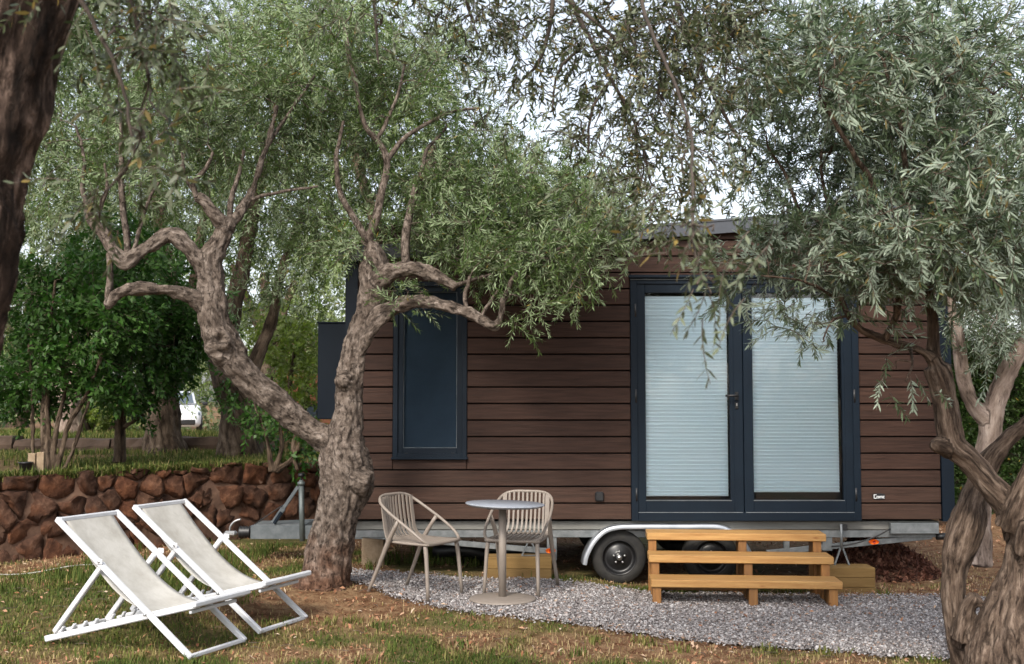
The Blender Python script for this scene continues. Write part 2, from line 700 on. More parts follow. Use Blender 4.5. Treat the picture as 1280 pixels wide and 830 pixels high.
def add_knots(m, scale, stretch):
    nt = m.node_tree
    n, l = nt.nodes, nt.links
    b = n['Principled BSDF']
    src = b.inputs['Base Color'].links[0].from_socket
    tc = n.new('ShaderNodeTexCoord')
    oi = n.new('ShaderNodeObjectInfo')
    mp = n.new('ShaderNodeMapping')
    mp.inputs['Scale'].default_value = stretch
    ad = n.new('ShaderNodeVectorMath')
    ad.operation = 'MULTIPLY_ADD'
    ad.inputs[1].default_value = (11, 17, 23)
    l.new(oi.outputs['Random'], ad.inputs[0])
    l.new(tc.outputs['Object'], ad.inputs[2])
    l.new(ad.outputs[0], mp.inputs['Vector'])
    vo = n.new('ShaderNodeTexVoronoi')
    vo.inputs['Scale'].default_value = scale
    l.new(mp.outputs[0], vo.inputs['Vector'])
    r = ramp(n, [(0.0, (0.25, 0.14, 0.08)), (0.05, (0.45, 0.3, 0.2)), (0.085, (0.85, 0.75, 0.65)), (0.13, (1, 1, 1))])
    l.new(vo.outputs['Distance'], r.inputs[0])
    mu = n.new('ShaderNodeMix')
    mu.data_type = 'RGBA'
    mu.blend_type = 'MULTIPLY'
    mu.inputs['Factor'].default_value = 0.9
    l.new(src, mu.inputs[6])
    l.new(r.outputs[0], mu.inputs[7])
    l.new(mu.outputs[2], b.inputs['Base Color'])


def add_dust(m, z0, z1, col, amount):
    """dried splash of soil on the lowest boards, broken up by noise"""
    nt = m.node_tree
    n, l = nt.nodes, nt.links
    b = n['Principled BSDF']
    src = b.inputs['Base Color'].links[0].from_socket
    ge = n.new('ShaderNodeNewGeometry')
    sx = n.new('ShaderNodeSeparateXYZ')
    l.new(ge.outputs['Position'], sx.inputs[0])
    nz = n.new('ShaderNodeTexNoise')
    nz.inputs['Scale'].default_value = 3.5
    nz.inputs['Detail'].default_value = 6
    l.new(ge.outputs['Position'], nz.inputs['Vector'])
    ma = n.new('ShaderNodeMath')
    ma.operation = 'MULTIPLY_ADD'
    ma.inputs[1].default_value = 0.7
    l.new(nz.outputs[0], ma.inputs[0])
    l.new(sx.outputs['Z'], ma.inputs[2])
    mr = n.new('ShaderNodeMapRange')
    mr.inputs['From Min'].default_value = z0 + 0.3
    mr.inputs['From Max'].default_value = z1 + 0.35
    mr.inputs['To Min'].default_value = amount
    mr.inputs['To Max'].default_value = 0
    l.new(ma.outputs[0], mr.inputs['Value'])
    mx = n.new('ShaderNodeMix')
    mx.data_type = 'RGBA'
    l.new(mr.outputs[0], mx.inputs['Factor'])
    l.new(src, mx.inputs[6])
    mx.inputs[7].default_value = (*col, 1)
    l.new(mx.outputs[2], b.inputs['Base Color'])


add_knots(M['pine'], 3.2, (1.0, 3.0, 3.0))
add_dust(M['plank'], 0.5, 1.1, (0.11, 0.07, 0.05), 0.25)
M['pinedark'] = surf('pine_post', (0.15, 0.062, 0.016), (0.28, 0.13, 0.034), rough=0.6, scale=6, stretch=(5, 5, 0.6), bump=0.15, var=0.25, lohi=(0.25, 0.72), detail=7)
M['sleeper'] = surf('olive_sleeper_timber', (0.155, 0.085, 0.02), (0.215, 0.13, 0.04), rough=0.75, scale=6, stretch=(0.6, 5, 5), bump=0.3, var=0.2, detail=7)
M['amber'] = surf('amber_reflector', (0.85, 0.18, 0.01), (0.95, 0.28, 0.03), rough=0.25)
M['white_print'] = surf('white_print', (0.8, 0.8, 0.8), rough=0.5)
M['stone'] = None
M['block'] = surf('tan_concrete_block', (0.24, 0.17, 0.105), (0.32, 0.24, 0.16), rough=0.9, scale=12, bump=0.5)
M['kerb'] = surf('weathered_kerb_stone', (0.05, 0.030, 0.018), (0.095, 0.06, 0.04), rough=0.9, scale=5, bump=0.6)
M['earth'] = surf('red_earth', (0.075, 0.038, 0.024), (0.15, 0.085, 0.054), rough=0.95, scale=6, bump=0.8)
M['gravelbed'] = surf('gravel_bed', (0.14, 0.125, 0.12), (0.30, 0.285, 0.275), rough=0.9, scale=70, bump=0.8, bscale=90, rand=False)
M['pebble'] = attr_mat('grey_pebbles', [(0.0, (0.07, 0.06, 0.058)), (0.3, (0.20, 0.18, 0.175)), (0.65, (0.31, 0.288, 0.284)), (0.9, (0.50, 0.48, 0.475)), (0.95, (0.30, 0.22, 0.18)), (1.0, (0.27, 0.18, 0.135))], rough=0.75)
M['grass'] = attr_mat('grass_blades', [(0.0, (0.045, 0.08, 0.014)), (0.38, (0.115, 0.14, 0.03)), (0.58, (0.235, 0.205, 0.07)), (1.0, (0.42, 0.31, 0.17))], rough=0.7, trans=0.25)
M['litter'] = attr_mat('dry_leaf_litter', [(0.0, (0.10, 0.045, 0.025)), (0.4, (0.25, 0.105, 0.052)), (0.75, (0.38, 0.22, 0.135)), (1.0, (0.48, 0.38, 0.28))], rough=0.8)
M['redleaf'] = attr_mat('dry_red_leaves', [(0.0, (0.04, 0.017, 0.012)), (0.6, (0.12, 0.048, 0.032)), (1.0, (0.24, 0.125, 0.085))], rough=0.8)
M['bark_main'] = bark_mat('pale_olive_bark', (0.05, 0.039, 0.031), (0.14, 0.112, 0.092), (0.265, 0.225, 0.193), fissure=0.6, scale=30, stain=((0.75, 0.40, 0.24), 0.42), bump=1.0)
M['bark_right'] = bark_mat('brown_furrowed_bark', (0.028, 0.019, 0.014), (0.105, 0.075, 0.056), (0.235, 0.182, 0.143), fissure=0.14, scale=34, bump=1.0)
M['bark_near'] = bark_mat('dark_rough_bark', (0.009, 0.006, 0.0045), (0.055, 0.037, 0.028), (0.30, 0.22, 0.18), fissure=0.3, scale=20, bump=1.0)
M['bark_back'] = bark_mat('brown_back_bark', (0.03, 0.022, 0.016), (0.10, 0.072, 0.05), (0.20, 0.155, 0.115), fissure=0.3, scale=12)  # brown bark of the trees and shrubs behind
M['bark_pale'] = bark_mat('pale_pink_bark', (0.10, 0.075, 0.06), (0.27, 0.21, 0.175), (0.42, 0.35, 0.30), fissure=0.3, scale=12)
M['twig_dark'] = surf('dark_twigs', (0.03, 0.022, 0.016), (0.075, 0.055, 0.042), rough=0.9, scale=20, rand=False)
M['twig'] = surf('thin_twigs', (0.075, 0.055, 0.042), (0.15, 0.115, 0.09), rough=0.9, scale=20, rand=False)
M['leaf_main'] = leaf_mat('olive_leaf_main', (0.022, 0.055, 0.010), (0.155, 0.235, 0.070), (0.28, 0.36, 0.19))
M['leaf_right'] = leaf_mat('olive_leaf_silver', (0.036, 0.066, 0.030), (0.185, 0.250, 0.140), (0.33, 0.395, 0.30), odd=(0.22, 0.17, 0.06))
M['leaf_right_part'] = leaf_mat('olive_leaf_silver_sprig', (0.036, 0.066, 0.030), (0.185, 0.250, 0.140), (0.33, 0.395, 0.30), odd=(0.22, 0.17, 0.06), objrand=True)
M['leaf_near'] = leaf_mat('olive_leaf_near', (0.024, 0.036, 0.014), (0.11, 0.135, 0.062), (0.19, 0.215, 0.135), odd=(0.25, 0.18, 0.05), objrand=True)
M['leaf_bright'] = leaf_mat('olive_leaf_bright', (0.08, 0.15, 0.022), (0.28, 0.39, 0.10), (0.35, 0.43, 0.2), trans=0.4)
M['leaf_grey'] = leaf_mat('olive_leaf_grey', (0.045, 0.09, 0.025), (0.18, 0.25, 0.09), (0.29, 0.35, 0.2), trans=0.35)
M['leaf_broad'] = leaf_mat('broad_green_leaf', (0.014, 0.060, 0.008), (0.058, 0.155, 0.020), (0.07, 0.15, 0.03), odd=(0.09, 0.14, 0.03), trans=0.34, rough=0.5)
M['leaf_lime'] = leaf_mat('lime_green_leaf', (0.11, 0.19, 0.025), (0.29, 0.38, 0.06), (0.29, 0.36, 0.12), odd=(0.25, 0.24, 0.06), trans=0.45)
M['leaf_far'] = leaf_mat('far_green_leaf', (0.04, 0.07, 0.02), (0.13, 0.175, 0.06), (0.16, 0.2, 0.09), trans=0.35)
M['leaf_hedge'] = leaf_mat('hedge_leaf', (0.018, 0.048, 0.010), (0.055, 0.105, 0.022), (0.06, 0.10, 0.03), trans=0.3)
M['carpaint'] = surf('white_car_paint', (0.75, 0.77, 0.80), (0.77, 0.79, 0.82), rough=0.18)
M['carglass'] = surf('car_glass', (0.06, 0.08, 0.10), (0.08, 0.10, 0.12), rough=0.05)
M['lamp'] = surf('headlight_glass', (0.14, 0.17, 0.2), (0.3, 0.34, 0.38), rough=0.08, metal=0.4)
M['brick'] = surf('red_brick_plaster', (0.34, 0.12, 0.06), (0.42, 0.18, 0.10), rough=0.9, scale=4)
M['tile'] = surf('roof_tile', (0.30, 0.13, 0.08), (0.36, 0.18, 0.11), rough=0.9, scale=5)
M['cord'] = surf('pale_cord', (0.5, 0.48, 0.43), rough=0.8)


def stone_mat():
    m, n, l, b = new_mat('red_brown_stone')
    tc = n.new('ShaderNodeTexCoord')
    oi = n.new('ShaderNodeObjectInfo')
    nz = n.new('ShaderNodeTexNoise')
    nz.inputs['Scale'].default_value = 9
    nz.inputs['Detail'].default_value = 7
    nz.inputs['Roughness'].default_value = 0.7
    l.new(tc.outputs['Object'], nz.inputs['Vector'])
    r = ramp(n, [(0.3, (0.04, 0.021, 0.014)), (0.52, (0.125, 0.066, 0.042)), (0.72, (0.26, 0.17, 0.12))])
    l.new(nz.outputs[0], r.inputs[0])
    ro = ramp(n, [(0.0, (0.48, 0.44, 0.43)), (0.35, (0.74, 0.62, 0.54)), (0.6, (0.62, 0.60, 0.60)), (0.85, (0.85, 0.60, 0.44)), (1.0, (0.85, 0.82, 0.78))])
    l.new(oi.outputs['Random'], ro.inputs[0])
    mu = n.new('ShaderNodeMix')
    mu.data_type = 'RGBA'
    mu.blend_type = 'MULTIPLY'
    mu.inputs['Factor'].default_value = 1
    l.new(r.outputs[0], mu.inputs[6])
    l.new(ro.outputs[0], mu.inputs[7])
    # rusty iron stains
    n2 = n.new('ShaderNodeTexNoise')
    n2.inputs['Scale'].default_value = 2.6
    n2.inputs['Detail'].default_value = 4
    l.new(tc.outputs['Object'], n2.inputs['Vector'])
    r2 = ramp(n, [(0.56, (0, 0, 0)), (0.72, (0.8, 0.8, 0.8))])
    l.new(n2.outputs[0], r2.inputs[0])
    m2 = n.new('ShaderNodeMix')
    m2.data_type = 'RGBA'
    l.new(r2.outputs[0], m2.inputs['Factor'])
    l.new(mu.outputs[2], m2.inputs[6])
    m2.inputs[7].default_value = (0.17, 0.062, 0.025, 1)
    l.new(m2.outputs[2], b.inputs['Base Color'])
    b.inputs['Roughness'].default_value = 0.85
    b.inputs['Specular IOR Level'].default_value = 0.3
    bp = n.new('ShaderNodeBump')
    bp.inputs['Strength'].default_value = 1.0
    bp.inputs['Distance'].default_value = 0.035
    l.new(nz.outputs[0], bp.inputs['Height'])
    l.new(bp.outputs[0], b.inputs['Normal'])
    return m


M['stone'] = stone_mat()


# ------------------------------------------------------------------ the ground
def in_gravel(x, y):
    """signed-ish mask: >0 inside the gravel strip"""
    x = np.asarray(x, float)
    y = np.asarray(y, float)
    fx = np.array([-1.6, -1.27, -0.24, 0.9, 1.92, 2.8, 4.2])
    near = np.interp(x, fx, [9.75, 9.38, 8.42, 7.86, 7.5, 7.2, 6.9])
    far = np.interp(x, [-1.6, -0.3, 1.2, 3.7, 4.5], [10.32, 10.0, 9.75, 9.62, 9.5])
    e = 0.10 * (fbm(x * 3 + 3, y * 3 + 8, 20) - 0.5) * 2
    d = np.minimum(np.minimum(y - near, far - y), np.minimum(x + 1.6, 4.4 - x)) + e
    return d


def green_mask(x, y):
    """0 bare litter, 1 grass"""
    g = fbm(x * 0.75 + 13, y * 0.9 + 2, 30)
    g2 = vnoise(x * 3.1, y * 3.1, 33)
    g = smooth((g + 0.42 * (g2 - 0.5) - 0.45) / 0.24)
    # greener under the deckchairs, bare soil round the trunk and beyond the trailer
    g = np.maximum(g, 0.85 * smooth((1.7 - np.hypot((x + 2.7) / 1.3, y - 8.6)) / 0.8))
    g = g * (0.08 + 0.92 * smooth((np.hypot(x + 1.5, y - 9.1) - 0.75) / 0.6))
    g = g * (1 - 0.75 * smooth((y - 9.6) / 1.0) * smooth((x - 2.0) / 1.0))
    return g


def grid_axis(pts):
    out = []
    for a, b, st in pts:
        out += list(np.arange(a, b, st))
    return np.array(out)


def ground_sheet(name, xs, ys, zf, mat, gf, keep=None):
    X, Y = np.meshgrid(xs, ys)
    Z = zf(X, Y)
    V = np.stack([X, Y, Z], -1).reshape(-1, 3)
    nx, ny = len(xs), len(ys)
    i = (np.arange(ny - 1)[:, None] * nx + np.arange(nx - 1)[None, :]).ravel()
    F = np.stack([i, i + 1, i + nx + 1, i + nx], 1)
    if keep is not None:
        F = F[keep(X, Y).ravel()[F].all(1)]
    me = mesh_np(name, V, F, attrs={'green': gf(X, Y).ravel()}, smooth_shade=True)
    return tag(link(name, me, mat), kind='structure')


xs = grid_axis([(-400, -40, 30), (-40, -8, 2), (-8, 7, 0.11), (7, 40, 1.5), (40, 401, 30)])
ys = grid_axis([(-400, -20, 30), (-20, 4, 2), (4, 13, 0.11), (13, 20, 0.4), (20, 60, 3), (60, 600, 40)])
ground_sheet('ground', xs, ys, lambda x, y: gz(x, y), M['ground'], green_mask)


def tz_sheet():
    s = grid_axis([(-16, -3, 1.0), (-3, 7, 0.16), (7, 30, 1.0), (30, 200, 10)])
    d = grid_axis([(0.10, 9, 0.16), (9, 40, 1.0), (40, 260, 14)])
    S, D = np.meshgrid(s, d)
    X, Y = wall_xy(S, D)
    Z = tz(X, Y)
    V = np.stack([X, Y, Z], -1).reshape(-1, 3)
    nx, ny = len(s), len(d)
    i = (np.arange(ny - 1)[:, None] * nx + np.arange(nx - 1)[None, :]).ravel()
    F = np.stack([i, i + 1, i + nx + 1, i + nx], 1)
    g = 0.45 + 0.55 * smooth((fbm(X * 0.8, Y * 0.8, 36) - 0.3) / 0.2)
    me = mesh_np('terrace_ground', V, F, attrs={'green': g.ravel()}, smooth_shade=True)
    tag(link('terrace_ground', me, M['ground']), kind='structure')


tz_sheet()

# gravel: a bed sheet a little above the soil, then the loose stones
gx = np.arange(-1.8, 4.6, 0.07)
gy = np.arange(6.7, 10.5, 0.07)
tag(ground_sheet('gravel_bed', gx, gy, lambda x, y: gz(x, y) + 0.012 + 0.012 * smooth(in_gravel(x, y) / 0.2), M['gravelbed'], lambda x, y: 0 * x,
                 keep=lambda x, y: in_gravel(x, y) > 0.03), kind='structure')


def scatter_solids(name, P, size, rng, mat, flat=0.7, base=None):
    """small irregular six-cornered stones at points P"""
    n = len(P)
    T = np.array([(1, 0, 0), (-1, 0, 0), (0, 1, 0), (0, -1, 0), (0, 0, 1), (0, 0, -1)], float)
    TF = np.array([(0, 2, 4), (2, 1, 4), (1, 3, 4), (3, 0, 4), (2, 0, 5), (1, 2, 5), (3, 1, 5), (0, 3, 5)])
    A = rng.random((n, 6, 1)) * 0.6 + 0.7
    V = T[None] * A * size[:, None, None]
    V = V + rng.normal(0, 0.22, V.shape) * size[:, None, None]
    q = rng.normal(0, 1, (n, 3, 3))
    q, _ = np.linalg.qr(q)
    V = np.einsum('nij,nkj->nki', q, V)
    V[..., 2] *= flat
    V += P[:, None, :]
    F = (TF[None] + (np.arange(n) * 6)[:, None, None]).reshape(-1, 3)
    rnd = np.repeat(rng.random(n), 6)
    me = mesh_np(name, V.reshape(-1, 3), F, attrs={'rnd': rnd})
    return link(name, me, mat)


n = 120000
px_ = RNG.uniform(-1.7, 4.4, n)
py_ = RNG.uniform(6.8, 10.4, n)
dd = in_gravel(px_, py_)
k = dd > RNG.normal(-0.03, 0.05, n)
k &= py_ < 10.4
px_, py_ = px_[k], py_[k]
sz = RNG.lognormal(math.log(0.0070), 0.36, len(px_)).clip(0.0035, 0.018)
P = np.stack([px_, py_, gz(px_, py_) + 0.022 + sz * 0.25 + 0.008 * RNG.random(len(px_))], 1)
tag(scatter_solids('gravel', P, sz, RNG, M['pebble']), 'pale grey gravel strip in front of the wooden cabin', 'gravel', kind='stuff')


def blades(name, P, H, rnd, lean, rng, mat, width=0.0035):
    """bent two-part grass blades"""
    n = len(P)
    a = rng.uniform(0, 2 * math.pi, n)
    d = np.stack([np.cos(a), np.sin(a), 0 * a], 1)
    p = np.stack([-np.sin(a), np.cos(a), 0 * a], 1)
    w = (width * (0.7 + 0.6 * rng.random(n)))[:, None]
    L = (lean * rng.random(n))[:, None]
    up = np.array([0, 0, 1.0])
    H = H[:, None]
    b0, b1 = P - p * w, P + p * w
    mid = P + up * H * 0.6 + d * L * H * 0.35
    m0, m1 = mid - p * w * 0.75, mid + p * w * 0.75
    tip = P + up * H * (1 - 0.35 * L) + d * L * H
    V = np.stack([b0, b1, m0, m1, tip], 1).reshape(-1, 3)
    base = np.array([(0, 1, 3), (0, 3, 2), (2, 3, 4)])
    F = (base[None] + (np.arange(n) * 5)[:, None, None]).reshape(-1, 3)
    me = mesh_np(name, V, F, attrs={'rnd': np.repeat(rnd, 5)})
    return link(name, me, mat)


def lawn():
    n = 210000
    x = RNG.uniform(-6.2, 4.6, n)
    y = 5.6 + 6.6 * RNG.random(n) ** 1.35
    k = (np.abs(x) < y * 0.5 + 0.3) & (in_gravel(x, y) < -0.02)
    k &= (x - WA[0]) * WN[0] + (y - WA[1]) * WN[1] < -0.05
    g = green_mask(x, y)
    tuft = vnoise(x * 7, y * 7, 41)
    k &= RNG.random(n) < (0.24 + 0.76 * g) * (0.35 + 0.9 * tuft) * (0.25 + 0.75 * smooth((np.hypot(x + 1.5, y - 9.1) - 0.7) / 0.5))
    k &= ~((y > 10.3) & (x > -1.2) & (x < 4.0))
    x, y, g = x[k], y[k], g[k]
    H = (0.018 + 0.03 * RNG.random(len(x))) * (0.7 + 0.6 * vnoise(x * 2, y * 2, 44))
    r = np.clip(1.0 - 0.85 * g + RNG.normal(0, 0.2, len(x)), 0, 1)
    P = np.stack([x, y, gz(x, y) - 0.003], 1)
    tag(blades('grass', P, H, r, 0.9, RNG, M['grass']), 'short patchy lawn grass, green and straw coloured', 'grass', kind='stuff')
    n = 4200
    cx, cy = RNG.uniform(-5, 4, 150), 6.2 + 4 * RNG.random(150) ** 1.2
    w = RNG.integers(0, 150, n)
    x, y = cx[w] + RNG.normal(0, 0.045, n), cy[w] + RNG.normal(0, 0.045, n)
    k = (in_gravel(x, y) < -0.04) & ((x - WA[0]) * WN[0] + (y - WA[1]) * WN[1] < -0.1) & (np.hypot(x + 1.5, y - 9.1) > 0.45)
    x, y, w = x[k], y[k], w[k]
    P = np.stack([x, y, gz(x, y) - 0.003], 1)
    tag(blades('weeds', P, (0.04 + 0.05 * RNG.random(len(x))), np.clip(0.15 + 0.35 * RNG.random(150)[w] + RNG.normal(0, 0.1, len(x)), 0, 1), 1.3, RNG, M['grass'], 0.005),
        'scattered weed clumps standing out of the short lawn', 'weeds', kind='stuff')
    # longer green grass below the trailer and behind the deckchairs
    n = 14000
    x = RNG.uniform(-5, 0.2, n)
    y = RNG.uniform(9.0, 12.0, n)
    g = fbm(x * 1.3 + 5, y * 1.3, 50)
    k = (g > 0.47) & (in_gravel(x, y) < -0.02) & ((x - WA[0]) * WN[0] + (y - WA[1]) * WN[1] < -0.1)
    k &= (x < -2.4) | ((x > -1.35) & (y > 10.0)) 
    x, y = x[k], y[k]
    P = np.stack([x, y, gz(x, y)], 1)
    tag(blades('tall_grass', P, 0.05 + 0.09 * RNG.random(len(x)), np.clip(RNG.normal(0.2, 0.15, len(x)), 0, 1), 0.8, RNG, M['grass'], 0.004),
        'longer green grass by the stone wall and under the trailer', 'grass', kind='stuff')
    # terrace
    n = 60000
    s = RNG.uniform(-2, 6.2, n)
    d = 0.12 + 9 * RNG.random(n) ** 1.6
    x, y = wall_xy(s, d)
    k = (fbm(x * 0.8, y * 0.8, 36) > RNG.normal(0.34, 0.06, n)) & ((y < 15.7) | (y > 16.35))
    x, y, d = x[k], y[k], d[k]
    P = np.stack([x, y, tz(x, y) - 0.004], 1)
    tag(blades('terrace_grass', P, (0.04 + 0.08 * RNG.random(len(x))), np.clip(RNG.normal(0.3, 0.22, len(x)), 0, 1), 0.9, RNG, M['grass'], 0.006),
        'green grass growing on the terrace above the stone wall', 'grass', kind='stuff')
    n = 5200
    s = RNG.uniform(-2, 5.6, n)
    k = vnoise(s * 2.2, s * 0 + 3, 71) > 0.42
    s = s[k]
    d = RNG.uniform(-0.03, 0.16, len(s))
    x, y = wall_xy(s, d)
    P = np.stack([x, y, np.full(len(s), 0.865)], 1)
    tag(blades('wall_top_grass', P, 0.07 + 0.10 * RNG.random(len(s)), np.clip(RNG.normal(0.3, 0.2, len(s)), 0, 1), 1.5, RNG, M['grass'], 0.006),
        'grass tufts spilling over the top of the stone wall', 'grass', kind='stuff')
    # small dry twigs lying about
    n = 420
    x = RNG.uniform(-5.5, 5.5, n)
    y = RNG.uniform(6.0, 11, n)
    k = (x - WA[0]) * WN[0] + (y - WA[1]) * WN[1] < -0.1
    mb = MB()
    for a, b in zip(x[k], y[k]):
        t = random.uniform(0, 6.28)
        L = random.uniform(0.04, 0.14)
        z = float(gz(a, b)) + 0.014
        bend = random.uniform(-.3, .3)
        mb.tube([(a, b, z), (a + L * .5 * math.cos(t), b + L * .5 * math.sin(t), z + .006), (a + L * math.cos(t + bend), b + L * math.sin(t + bend), z)], [.0022, .002, .0012], 4, cap=False)
    tag(mb.build('fallen_twigs', M['twig']), 'small dry twigs scattered over lawn and soil', 'twigs', kind='stuff')


lawn()


def litter(name, P, rng, mat, L, rnd, label, cat, tilt=0.4):
    n = len(P)
    a = rng.uniform(0, 2 * math.pi, n)
    u = np.stack([np.cos(a), np.sin(a), rng.normal(0, tilt, n)], 1)
    v = np.stack([-np.sin(a), np.cos(a), rng.normal(0, tilt, n)], 1)
    L = L[:, None]
    W = L * (0.25 + 0.25 * rng.random(n))[:, None]
    V = np.stack([P - u * L / 2, P + v * W / 2 + np.array([0, 0, 1]) * L * 0.1, P + u * L / 2, P - v * W / 2 + np.array([0, 0, 1]) * L * 0.1], 1).reshape(-1, 3)
    F = (np.array([(0, 1, 2), (0, 2, 3)])[None] + (np.arange(n) * 4)[:, None, None]).reshape(-1, 3)
    me = mesh_np(name, V, F, attrs={'rnd': np.repeat(rnd, 4)})
    return tag(link(name, me, mat), label, cat, kind='stuff')


def fallen():
    n = 34000
    x = RNG.uniform(-6, 7.5, n)
    y = 5.8 + 11 * RNG.random(n) ** 1.3
    k = (np.abs(x) < y * 0.5 + 0.3) & ((in_gravel(x, y) < RNG.normal(0.0, 0.06, n)) | (RNG.random(n) < 0.09))
    k &= (x - WA[0]) * WN[0] + (y - WA[1]) * WN[1] < -0.05
    k &= RNG.random(n) < 1.0 - 0.75 * green_mask(x, y)
    x, y = x[k], y[k]
    P = np.stack([x, y, gz(x, y) + 0.008 + 0.012 * RNG.random(len(x)) + 0.026 * (in_gravel(x, y) > 0)], 1)
    r = np.clip(RNG.normal(0.55, 0.24, len(x)), 0, 1)
    litter('leaf_litter', P, RNG, M['litter'], RNG.uniform(0.018, 0.05, len(x)), r, 'dry fallen leaves strewn over the red soil', 'fallen leaves')


fallen()


def red_heap():
    """heap of dry leaves behind the wooden block"""
    n = 5200
    r = np.sqrt(RNG.random(n))
    a = RNG.uniform(0, 2 * math.pi, n)
    x = 3.52 + 0.62 * r * np.cos(a)
    y = 11.0 + 0.5 * r * np.sin(a)
    z = gz(x, y) + 0.34 * (1 - r ** 1.7) * (0.8 + 0.4 * vnoise(x * 5, y * 5, 60)) + RNG.normal(0, 0.012, n)
    litter('dry_leaf_heap', np.stack([x, y, z], 1), RNG, M['redleaf'], RNG.uniform(0.03, 0.075, n), np.clip(RNG.normal(0.5, 0.27, n), 0, 1),
           'heap of dry red-brown leaves behind the timber block', 'leaf heap', tilt=0.9)
    X, Y = np.meshgrid(np.linspace(2.9, 4.14, 26), np.linspace(10.5, 11.5, 22))
    rr = np.hypot((X - 3.52) / 0.62, (Y - 11.0) / 0.5)
    Z = gz(X, Y) - 0.02 + 0.32 * np.clip(1 - rr ** 1.7, 0, 1)
    V = np.stack([X, Y, Z], -1).reshape(-1, 3)
    i = (np.arange(21)[:, None] * 26 + np.arange(25)[None]).ravel()
    me = mesh_np('soil_mound', V, np.stack([i, i + 1, i + 27, i + 26], 1), smooth_shade=True)
    tag(link('soil_mound', me, M['earth']), kind='structure')


red_heap()


# ------------------------------------------------------------------ retaining wall of stones, kerb, upper terrace bits
def clip_poly(poly, nx, ny, c):
    out = []
    for i in range(len(poly)):
        p, q = poly[i], poly[(i + 1) % len(poly)]
        dp, dq = nx * p[0] + ny * p[1] - c, nx * q[0] + ny * q[1] - c
        if dp <= 0:
            out.append(p)
        if dp * dq < 0:
            t = dp / (dp - dq)
            out.append((p[0] + (q[0] - p[0]) * t, p[1] + (q[1] - p[1]) * t))
    return out


def stone_wall():
    rng = np.random.default_rng(5)
    x0, y0 = wall_xy(0, 0)
    root = thing('stone_wall', 'low rough red-brown stone retaining wall below the grassy terrace', 'wall', (x0, y0, 0))
    S0, S1, H = -2.6, 5.6, 0.9
    pts = []
    z = 0.06
    row = 0
    while z < H + 0.1:
        hrow = rng.uniform(0.15, 0.24)
        s = S0 - rng.random() * 0.3
        while s < S1 + 0.3:
            w = rng.uniform(0.14, 0.44)
            pts.append((s + w / 2 + rng.normal(0, 0.03), z + hrow / 2 + rng.normal(0, 0.06)))
            s += w
        z += hrow
        row += 1
    pts = np.array(pts)
    core = MB()
    cs = np.linspace(S0, S1, 40)
    V, F = [], []
    for s in cs:
        for (d, zz) in ((-0.026, -0.15), (-0.019, 0.5), (0.0, H - 0.03), (0.5, H - 0.03)):
            xx, yy = wall_xy(s, d)
            V.append((xx, yy, zz))
    for i in range(len(cs) - 1):
        for j in range(3):
            F.append((i * 4 + j, (i + 1) * 4 + j, (i + 1) * 4 + j + 1, i * 4 + j + 1))
    core.add(V, F, True)
    core.build('earth_core', M['earth'], root)
    wl_ = world_loc(root)
    for i, p in enumerate(pts):
        top = H + 0.05 * (rng.random() - 0.35)
        poly = [(p[0] - 0.5, -0.1), (p[0] + 0.5, -0.1), (p[0] + 0.5, top), (p[0] - 0.5, top)]
        dist = np.hypot(*(pts - p).T)
        for j in np.argsort(dist)[1:16]:
            q = pts[j]
            nx, ny = q - p
            L = math.hypot(nx, ny)
            nx, ny = nx / L, ny / L
            c = (nx * (p[0] + q[0]) + ny * (p[1] + q[1])) / 2
            poly = clip_poly(poly, nx, ny, c - rng.uniform(0.001, 0.012))
            if len(poly) < 3:
                break
        if len(poly) < 3:
            continue
        ctr = np.mean(poly, axis=0)
        # resample outline so it can be roughened, round its corners
        out = []
        for a, b in zip(poly, poly[1:] + poly[:1]):
            m_ = max(1, int(math.hypot(b[0] - a[0], b[1] - a[1]) / 0.07))
            for t in range(m_):
                out.append((a[0] + (b[0] - a[0]) * t / m_, a[1] + (b[1] - a[1]) * t / m_))
        o = np.array(out)
        for _ in range(0):
            o = 0.5 * o + 0.25 * np.roll(o, 1, 0) + 0.25 * np.roll(o, -1, 0)
        n_ = len(o)
        if n_ < 4:
            continue
        depth = rng.uniform(0.032, 0.052)
        tx, tz_ = rng.normal(0, 0.16), rng.normal(0, 0.2)
        V, F = [], []
        for sc_, dp in ((1.0, 0.10), (0.99, 0.0), (0.94, -depth * 0.85), (0.6, -depth * 1.0)):
            for q in o:
                e = ctr + (q - ctr) * sc_ + rng.normal(0, 0.012, 2)
                dd_ = dp + (tx * (e[0] - ctr[0]) + tz_ * (e[1] - ctr[1])) * (1 if dp < 0 else 0) + rng.normal(0, 0.010)
                xx, yy = wall_xy(e[0] - ctr[0], dd_)
                V.append((xx - x0, yy - y0, e[1] - ctr[1]))
        xx, yy = wall_xy(0, -depth * 1.02 + rng.normal(0, 0.008))
        V.append((xx - x0, yy - y0, 0))
        for r_ in range(3):
            for j in range(n_):
                j2 = (j + 1) % n_
                F.append((r_ * n_ + j, r_ * n_ + j2, (r_ + 1) * n_ + j2, (r_ + 1) * n_ + j))
        for j in range(n_):
            F.append((3 * n_ + j, 3 * n_ + (j + 1) % n_, 4 * n_))
        mb = MB().add(V, F, True)
        cx, cy = wall_xy(ctr[0], 0)
        o_ = link('stone', mb.mesh('stone'), M['stone'], root, (cx - wl_.x, cy - wl_.y, ctr[1] - wl_.z))


stone_wall()


